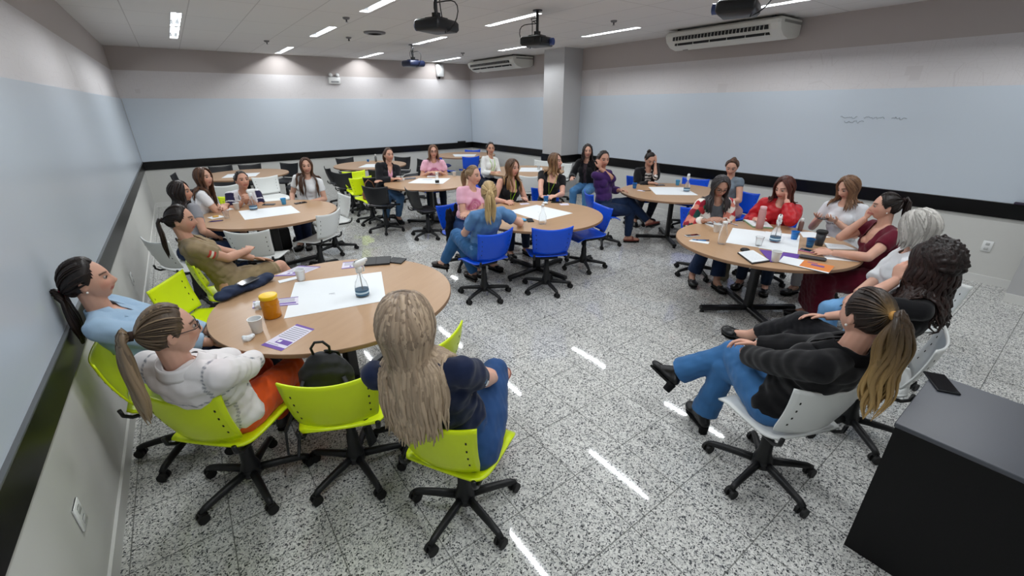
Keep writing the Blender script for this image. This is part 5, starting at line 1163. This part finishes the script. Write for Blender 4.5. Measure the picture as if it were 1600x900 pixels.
flyer([(.86, 3.22), (1.13, 3.12), (1.10, 2.98), (.84, 3.10)], 'purple and white flyer behind the yellow jar', z=TZ+.0002)
sheet([(1.07, 3.53), (1.26, 3.545), (1.25, 3.49), (1.07, 3.47)], 'narrow white card beside the far cup on the near left table', th=.004)
notebook([(1.77, 3.64), (1.98, 3.53), (1.90, 3.36), (1.70, 3.45)], 'black closed notebook with white page edges on the near left table', pages=False, th=.014, z=TZ+.0015)
notebook([(1.99, 3.51), (2.07, 3.40), (1.98, 3.31), (1.90, 3.42)], 'small black notebook touching the larger one on the near left table', pages=False, th=.010)
mb = MB()
for k in range(7):
    a = k/6; p = np.array((.70+.30*a, 3.37+.20*a, .0)); mb.ell((p[0], p[1], .030+.012*math.sin(a*7)), (.062, .055, .032+.01*(k in (1, 5))), None, 12, 8)
V_, F_, E_ = remesh(mb, .006, 3); V_ = displace(V_, F_, wrinkle(V_, 5, .006, .09)); V_[:, 2] = np.maximum(V_[:, 2], 0); o = link('cloth_pouch', mesh_arrays('cloth_pouch', V_-np.array((.85, 3.47, 0)), F_, mat('navy_cloth', '1c2b47', .8), True), None, (.85, 3.47, TZ)); tag(o, 'navy blue cloth pouch with a phone lying on it', 'pouch')
phone(.87, 3.46, -52, 'grey smartphone lying on the navy pouch', '60656c', z=TZ+.068)
# right table
Z1 = TZ+.0015
sheet([(5.25, 2.56), (5.40, 2.53), (5.34, 2.30), (5.14, 2.34)], 'stack of white papers before the woman in the floral jacket', 'paper_stack', th=.012, lines=[(.1, .8, .1+.12*k, .11+.12*k) for k in range(6)])
t = empty('tape_roll', (5.27, 2.52, Z1), 0, 'small yellow tape roll under the papers of the floral jacket woman', 'tape'); MB().lathe([(.026, 0), (.026, .02), (.014, .02), (.014, 0)], n=20).build('tape', mat('tape_yellow', 'd3a43a', .5), t, auto=40); MB().lathe([(.0141, .001), (.0141, .019), (.0125, .019), (.0125, .001)], n=20).build('core', M_paper, t)
phone(4.68, 2.30, 68, 'white device lying at the left edge of the crowded right table', 'd8dadb', size=(.06, .15))
pen(4.575, 2.17, 30, 'blue pen over the white card on the right table', '3f8cc9', z=TZ+.003); pen(4.60, 2.15, 50, 'dark blue pen beside the lighter one over the white card', '20427e', z=TZ+.003)
sheet([(4.49, 2.22), (4.55, 2.23), (4.62, 2.08), (4.55, 2.05)], 'white card under the blue pens at the left of the right table', th=.002)
cup(5.01, 2.235, 'white cup behind the tall clear bottle on the right table', r=.038, h=.085)
t = empty('water_bottle', (4.66, 1.98, TZ), 0, 'tall clear bottle standing left of the big sheets on the right table', 'bottle'); MB().lathe([(.030, 0), (.036, .004), (.037, .11), (.026, .16), (.022, .19), (.022, .20)], n=28).build('bottle', M_clear, t); MB().lathe([(.0235, .195), (.0235, .215), (.02, .218)], n=20).build('cap', M_white, t)
sheet([(5.294, 2.209), (5.42, 1.93), (4.83, 1.68), (4.723, 1.973)], 'big white sheet, left half, on the right table', 'poster_sheet', z=TZ+.0002)
sheet([(5.43, 1.93), (5.542, 1.645), (4.893, 1.406), (4.80, 1.70)], 'big white sheet, right half, under the spray bottle on the right table', 'poster_sheet', z=TZ+.0016, lines=[(.3, .6, .2+.06*k, .205+.06*k) for k in range(5)])
cup(4.87, 1.735, 'clear plastic cup on the big sheets, left of the spray bottle', M_clear, .085, .036, Z1)
spray(5.112, 1.70, 'clear spray bottle with white trigger on the sheets of the right table', 110, Z1+.002)
t = empty('drink_bottle', (5.50, 2.03, TZ), 0, 'tall pink drinking bottle before the woman in red', 'bottle'); MB().lathe([(.034, 0), (.037, .004), (.037, .19), (.030, .205), (.028, .21)], n=28).build('bottle', mat('pink_plastic', 'cf9a98', .3, trans=.2), t); MB().lathe([(.031, .208), (.033, .212), (.033, .232), (.028, .237)], n=24).build('cap', mat('pink_cap', 'dbaeb0', .4), t)
notebook([(5.70, 2.31), (5.48, 2.09), (5.60, 1.93), (5.80, 2.09)], 'open notebook with green edges before the woman in red', '8db08a', .016)
pen(5.44, 2.29, -15, 'thin pen lying between the papers and the open green notebook', 'b9b4c4')
bluecup(5.353, 1.625, 'light blue cup right of the spray bottle on the right table', M_blue)
t = empty('compact_case', (4.62, 1.735, TZ), 0, 'round black compact case at the near edge of the right table', 'case'); MB().lathe([(.036, 0), (.040, .006), (.040, .014), (.03, .022), (.001, .023)], n=24).build('case_body', M_rubber, t); MB().lathe([(.0405, .009), (.0405, .011)], n=24).build('seam', M_black, t)
notebook([(4.491, 1.737), (4.662, 1.686), (4.491, 1.459), (4.31, 1.518)], 'open spiral notebook with white pages at the near edge of the right table', '23252a', .016)
sheet([(4.755, 1.673), (4.892, 1.384), (4.728, 1.339), (4.481, 1.447)], 'purple leaflet under the white cup on the right table', 'leaflet', m=mat('leaflet_purple', '5c3596', .5), z=TZ+.0033, cat='leaflet')
cup(4.53, 1.435, 'white plastic cup standing on the purple leaflet', r=.040, h=.09, z=TZ+.0045)
Qf = [(4.722, 1.449), (4.78, 1.081), (4.561, 1.049), (4.531, 1.408)]; t = sheet(Qf, 'white and orange printed folder at the near edge of the right table', 'folder', z=TZ+.0048, th=.003, cat='folder')
c = org(Qf); mb = MB(); strip(Qf, .42, 1, .0, .9, .003, mb); mb.build('orange_cover', mat('folder_orange', 'd9803c', .5), t, smooth=False, origin=c); mb = MB(); strip(Qf, .6, .85, .3, .5, .0036, mb); strip(Qf, .5, .7, .12, .2, .0036, mb); mb.build('purple_drawing', mat('folder_ink', '704a8c', .5), t, smooth=False, origin=c)
t = empty('pencil_case', (4.85, 1.27, TZ+.002), R(-72), 'dark grey flat pencil case on the right table', 'case'); MB().box((0, 0, .012), (.20, .055, .022), bev=.01).build('case_body', mat('case_grey', '4b484a', .7), t); MB().box((0, -.0, .0235), (.17, .004, .002)).build('zip', M_dark, t)
phone(5.06, 1.375, 5, 'black phone in a pink and yellow case beside the blue cup', 'c97fa6', size=(.08, .155))
bluecup(5.20, 1.43, 'darker blue cup before the black tumbler', mat('cup_teal', '14609a', .4))
t = empty('tumbler', (5.33, 1.40, TZ), 0, 'black travel tumbler with wide lid on the right table', 'tumbler'); MB().lathe([(.030, 0), (.033, .003), (.042, .12)], n=24).build('body', mat('tumbler_grey', '303236', .4), t); MB().lathe([(.046, .12), (.048, .124), (.048, .138), (.040, .146), (.0, .146)], n=24).build('lid', M_rubber, t, auto=40)
sheet([(5.177, 1.349), (5.235, 1.257), (5.084, 1.0), (4.948, 1.20)], 'white sheet under the forearm of the woman in maroon', z=TZ, lines=[(.1, .8, .15+.1*k, .16+.1*k) for k in range(5)])
notebook([(5.43, 1.39), (5.50, 1.25), (5.44, 1.13), (5.26, 1.30)], 'open white notebook at the right end of the right table', 'c9ccd0', .010)
sheet([(5.677, 1.705), (5.78, 1.616), (5.70, 1.43), (5.493, 1.596)], 'papers before the woman looking at her phone', th=.004)
t = empty('sanitizer_bottle', (5.72, 1.72, TZ+.004), 0, 'small brown bottle with white cap before the woman with the phone', 'bottle'); MB().lathe([(.020, 0), (.023, .003), (.023, .09), (.012, .105)], n=20).build('bottle', mat('brown_liquid', '6d5049', .3), t); MB().lathe([(.014, .103), (.014, .13), (.010, .134)], n=16).build('cap', M_white, t)
# centre table
sheet([(4.366, 4.402), (4.414, 3.759), (3.85, 3.71), (3.86, 4.345)], 'large white sheet in the middle of the centre table', 'poster_sheet', lines=[(.46, .5, .5, .515)])
t = empty('glass_bottle', (3.79, 3.60, TZ), 0, 'clear glass bottle with long neck at the near edge of the centre table', 'bottle'); MB().lathe([(.038, 0), (.043, .006), (.043, .085), (.030, .12), (.016, .15), (.014, .21), (.017, .215)], n=28).build('bottle', M_clear, t); MB().lathe([(.017, .20), (.017, .218), (.012, .221)], n=16).build('cap', M_white, t)
bluecup(4.57, 4.45, 'blue cup before the woman in the square-neck top'); V3 = V2*.8; tag(link('crumpled_tissue', mesh_arrays('crumpled_tissue', V3, F_[:0] if False else remesh(MB().ell((0, 0, .015), (.04, .03, .016)), .006, 1)[1], M_paper, True) if False else (lambda r: mesh_arrays('crumpled_tissue', displace(r[0], r[1], wrinkle(r[0], 4, .004, .03)), r[1], M_paper, True))(remesh(MB().ell((0, 0, .016), (.045, .035, .014)), .005, 1)), None, (4.49, 4.37, TZ)), 'white napkin under the blue cup at the centre table', 'napkin')
phone(4.33, 4.70, 80, 'black phone before the woman in the sleeveless top'); sheet([(4.24, 4.62), (4.36, 4.60), (4.33, 4.50), (4.20, 4.53)], 'pale pink card beside the phone of the sleeveless woman', m=M_lav)
phone(4.68, 4.35, 40, 'black phone near the hand of the woman in the square-neck top'); sheet([(4.66, 4.28), (4.76, 4.22), (4.70, 4.12), (4.60, 4.18)], 'pale card beside the phone at the right of the centre table', m=M_lav)
o = (lambda r: mesh_arrays('face_mask', displace(r[0], r[1], wrinkle(r[0], 8, .003, .05)), r[1], M_bluel, True))(remesh(MB().ell((0, 0, .012), (.045, .07, .011)), .005, 1)); tag(link('face_mask', o, None, (3.70, 3.86, TZ)), 'light blue face mask beside the elbow of the woman in denim', 'mask')
phone(3.77, 3.80, -30, 'black phone beside the blue mask on the centre table')
# right middle table
sheet([(6.638, 4.327), (7.05, 3.95), (6.639, 3.448), (6.199, 3.857)], 'large white sheet in the middle of the table by the right wall', 'poster_sheet')
bluecup(6.37, 4.39, 'blue cup with white lid at the left of the table by the right wall'); pen(6.33, 4.13, 60, 'black pen at the left of the table by the right wall', '1b1b20'); sheet([(6.24, 4.24), (6.31, 4.26), (6.33, 4.14), (6.26, 4.12)], 'white card beside the black pen near the blue cup', m=M_lav)
t = empty('keys', (6.72, 4.49, TZ), 0, 'bunch of keys before the woman in the striped top', 'keys'); MB().tube([(.015*math.cos(a), .015*math.sin(a), .003) for a in np.linspace(0, 6.28, 13)], .002, 5).build('ring', M_chrome, t)
for k in range(3): MB().box((.03*math.cos(k), .03*math.sin(k), .003), (.045, .012, .004), rz=k*1.0).build('key', M_black if k else M_chrome, t, smooth=False)
bluecup(7.15, 4.14, 'blue cup at the far side of the table by the right wall', M_bluel); spray(6.76, 3.72, 'clear spray bottle with white trigger on the table by the right wall', 120, Z1); phone(6.90, 4.30, 60, 'phone under the hand of the woman in the striped top', '3b3038')
# second left table
sheet([(1.12, 6.48), (1.73, 6.42), (1.738, 5.893), (1.124, 5.895)], 'large white sheet in the middle of the second left table', 'poster_sheet')
def plate(x, y, label, c='d9a94e'):
    t = empty('snack_napkin', (x, y, TZ), .3, label, 'napkin'); MB().box((0, 0, .002), (.14, .14, .004)).build('napkin', M_paper, t, smooth=False); MB().ell((0, 0, .012), (.035, .028, .010), None, 14, 8).build('snack', mat('snack_'+c, c, .7), t)
plate(.86, 6.26, 'yellow snack on a white napkin near the woman with crossed arms'); plate(1.0, 6.68, 'snack on a napkin beside the elbow of the woman with crossed arms', 'd08a3c')
pen(.85, 6.04, 70, 'dark pen below the napkin on the second left table', '2a2c5c'); pen(.83, 6.02, 82, 'purple pen below the napkin on the second left table', '5a4a8c')
cup(.965, 6.13, 'clear cup with dark drink rest at the left of the second left table', M_clear); cup(1.12, 6.60, 'white cup nearest the woman in the jersey', r=.036); cup(1.19, 6.76, 'white cup beside the clasped hands of the woman in the jersey')
spray(1.29, 6.44, 'clear spray bottle standing before the woman in the jersey', -70); phone(1.50, 6.66, 60, 'grey phone right of the clasped hands on the second left table', '5d6066'); bluecup(1.674, 6.567, 'blue cup behind the sheet of the second left table', M_bluel); phone(1.87, 6.50, 100, 'black phone before the long-haired woman in white')
t = empty('handbag', (1.60, 7.02, 0), 0, 'small black bag standing behind the second left table', 'bag'); MB().box((0, 0, .17), (.26, .12, .34), bev=.03).build('bag_body', M_rubber, t); MB().tube([(-.08, 0, .33), (-.05, 0, .45), (.05, 0, .45), (.08, 0, .33)], .008, 6).build('handle', M_black, t)
# pink table
sheet([(4.114, 7.491), (4.567, 7.128), (4.174, 6.681), (3.727, 7.121)], 'large white sheet in the middle of the pink shirt table', 'poster_sheet', lines=[(.2, .5, .2+.05*k, .21+.05*k) for k in range(4)])
cup(3.69, 7.42, 'white cup before the woman in the black blazer', r=.036); notebook([(3.70, 7.62), (3.86, 7.56), (3.80, 7.44), (3.64, 7.50)], 'white book before the woman in the black blazer', 'd8dade', .014); notebook([(3.90, 7.62), (4.08, 7.56), (4.02, 7.44), (3.84, 7.50)], 'grey closed book on the pink shirt table', '6c6f78', .014, pages=False)
t = empty('small_bottle', (4.09, 6.72, Z1), 0, 'small clear bottle with dark label on the pink shirt table', 'bottle'); MB().lathe([(.030, 0), (.034, .005), (.034, .09), (.015, .13), (.014, .16)], n=24).build('bottle', M_clear, t); MB().lathe([(.0345, .02), (.0345, .06)], n=24).build('label', M_dark, t); MB().lathe([(.016, .155), (.016, .19), (.01, .195)], n=14).build('cap', M_white, t)
cup(4.75, 7.30, 'white cup at the right end of the pink shirt table'); notebook([(4.33, 7.60), (4.50, 7.55), (4.46, 7.44), (4.28, 7.49)], 'small notebook before the woman with glasses', 'dfe0e4', .010); cup(4.47, 7.46, 'white cup held before the woman with glasses', z=TZ)
# far tables
sheet([(1.35, 10.35), (1.90, 10.20), (1.75, 9.70), (1.2, 9.85)], 'large white sheet on the farthest left table', 'poster_sheet'); sheet([(4.057, 10.15), (4.35, 9.95), (4.05, 9.5), (3.72, 9.70)], 'large white sheet on the middle far table', 'poster_sheet')
t = empty('small_bottle', (4.415, 10.50, TZ), 0, 'small bottle with white cap on the middle far table', 'bottle'); MB().lathe([(.026, 0), (.028, .1), (.012, .13)], n=16).build('bottle', mat('bottle_grey', '6e7376', .3), t); MB().lathe([(.014, .13), (.014, .17)], n=12).build('cap', M_white, t)
cup(4.25, 10.58, 'small cup beside the bottle on the middle far table', M_blue, .05, .03)
sheet([(6.634, 10.74), (7.15, 10.35), (6.814, 9.9), (6.40, 10.20)], 'large white sheet on the far corner table', 'poster_sheet'); sheet([(6.45, 7.45), (6.80, 7.16), (6.40, 6.70), (6.05, 7.0)], 'large white sheet on the table by the column', 'poster_sheet')
cup(6.5, 6.92, 'clear cup on the sheet of the table by the column', M_clear); cup(6.86, 6.60, 'white cup beside the woman in the black cardigan')
o = tag(MB().box((0, 0, .03), (.06, .10, .06), bev=.02).build('cloth_purse', mat('red_cloth', 'a43a48', .8)), 'small red and white purse beside the hand of the woman in the cardigan', 'purse'); o.location = (6.92, 6.75, TZ)
# phone on the desk
phone(3.365, .155, -60, 'black smartphone on the corner of the black desk', '0e1116', z=.7502, size=(.085, .17))
# phone in the hands of the woman in white
phone(6.005, 1.61, 75, 'phone held by the woman in white at the right table', '2a2c30', z=.862)

# ---------------------------------------------------------------- bags
M_nylon = mat('black_nylon', '17181b', .6, bump=(160, .3, .002))
t = empty('backpack', (1.05, 2.16, .452), R(65-90), 'black backpack on the lime chair between the two nearest blonde women', 'backpack')
mb = MB(); mb.ell((0, .0, .10), (.16, .10, .11)); mb.ell((0, .0, .19), (.145, .085, .13)); mb.ell((0, -.0, .26), (.105, .065, .085)); mb.ell((0, .08, .10), (.12, .06, .09))
V_, F_, E_ = remesh(mb, .007, 5); V_ = displace(V_, F_, wrinkle(V_, 11, .006, .10)); V_[:, 2] = np.maximum(V_[:, 2], 0.001); link('bag_body', mesh_arrays('bag_body', V_, F_, M_nylon, True), t)
MB().tube([(-.04, 0, .33), (-.045, -.01, .38), (-.02, -.015, .415), (.02, -.015, .415), (.045, -.01, .38), (.04, 0, .33)], .007, 8).build('handle', M_nylon, t)
MB().tube([(.03, .0, .352), (.05, .07, .30), (.06, .11, .20), (.06, .13, .10)], .022, 8, flat=(1, .3)).build('front_strap', M_nylon, t)
MB().tube([(.135*math.cos(a), .02+.0*a, .17+.16*math.sin(a)) for a in np.linspace(-.2, PI+.2, 15)], .0035, 6).build('zip', mat('zip_grey', '6a6c70', .4), t)
for s in (-1, 1): MB().tube([(s*.10, -.06, .22), (s*.15, -.12, .10), (s*.20, -.17, .0), (s*.22, -.16, -.16), (s*.19, -.12, -.22), (s*.17, -.10, -.1)], .013, 6, flat=(1, .3)).build('shoulder_strap', M_nylon, t)
t = empty('handbag_strap', (1.70, 2.03, .45), 0, 'black bag strap hanging from the lime chair right of the blonde woman', 'strap'); MB().tube([(.06, .0, .06), (.09, -.02, -.02), (.08, -.03, -.12), (.04, -.03, -.16), (.0, -.01, -.10), (.0, .02, .02)], .012, 6, flat=(1, .35)).build('strap', M_nylon, t); MB().box((.085, -.03, -.07), (.03, .012, .02)).build('buckle', M_chrome, t)
t = empty('shoulder_bag', (3.24, 7.66, .455), R(10), 'brown shoulder bag lying on the lime chair behind the black chairs', 'bag')
mb = MB(); mb.ell((0, 0, .09), (.16, .08, .10)); mb.ell((0, 0, .03), (.16, .09, .05)); V_, F_, E_ = remesh(mb, .009, 3); V_[:, 2] = np.maximum(V_[:, 2], 0); link('bag_body', mesh_arrays('bag_body', V_, F_, mat('brown_leather', '8a5a3c', .5), True), t)
MB().tube([(-.1, 0, .16), (-.07, .02, .28), (0, .03, .33), (.07, .02, .28), (.1, 0, .16)], .008, 6).build('strap', mat('brown_leather', '8a5a3c', .5), t)
t = empty('tote_bag', (5.72, 2.42, 0), R(30), 'beige tote bag on the floor under the crowded right table', 'bag')
mb = MB(); mb.box((0, 0, .14), (.26, .12, .27), bev=.03); V_, F_, E_ = remesh(mb, .009, 4); V_ = displace(V_, F_, wrinkle(V_, 2, .008, .12)); V_[:, 2] = np.maximum(V_[:, 2], 0); link('bag_body', mesh_arrays('bag_body', V_, F_, mat('beige_canvas', '8d8672', .8), True), t)
for s in (-1, 1): MB().tube([(-.07, s*.04, .26), (-.05, s*.05, .38), (.03, s*.05, .38), (.06, s*.04, .26)], .007, 6).build('handle', M_nylon, t)
t = empty('hanging_jacket', (3.36, 4.84, 0), R(-145), 'black jacket hanging over the chair of the woman in pink with folded arms', 'jacket')
mb = MB()
for k in range(6): mb.ell((-.20+.08*k, -.0, .50-.03*(k % 2)), (.06, .035, .28+.03*(k % 3)))
V_, F_, E_ = remesh(mb, .010, 4); V_ = displace(V_, F_, wrinkle(V_, 21, .008, .09)); link('jacket_cloth', mesh_arrays('jacket_cloth', V_, F_, clothmat('15161a'), True), t)
MB().tube([(-.16, .02, .74), (-.18, .05, .55), (-.17, .05, .35)], [.045, .04, .03], 10, round_ends=True).build('sleeve', clothmat('15161a'), t)
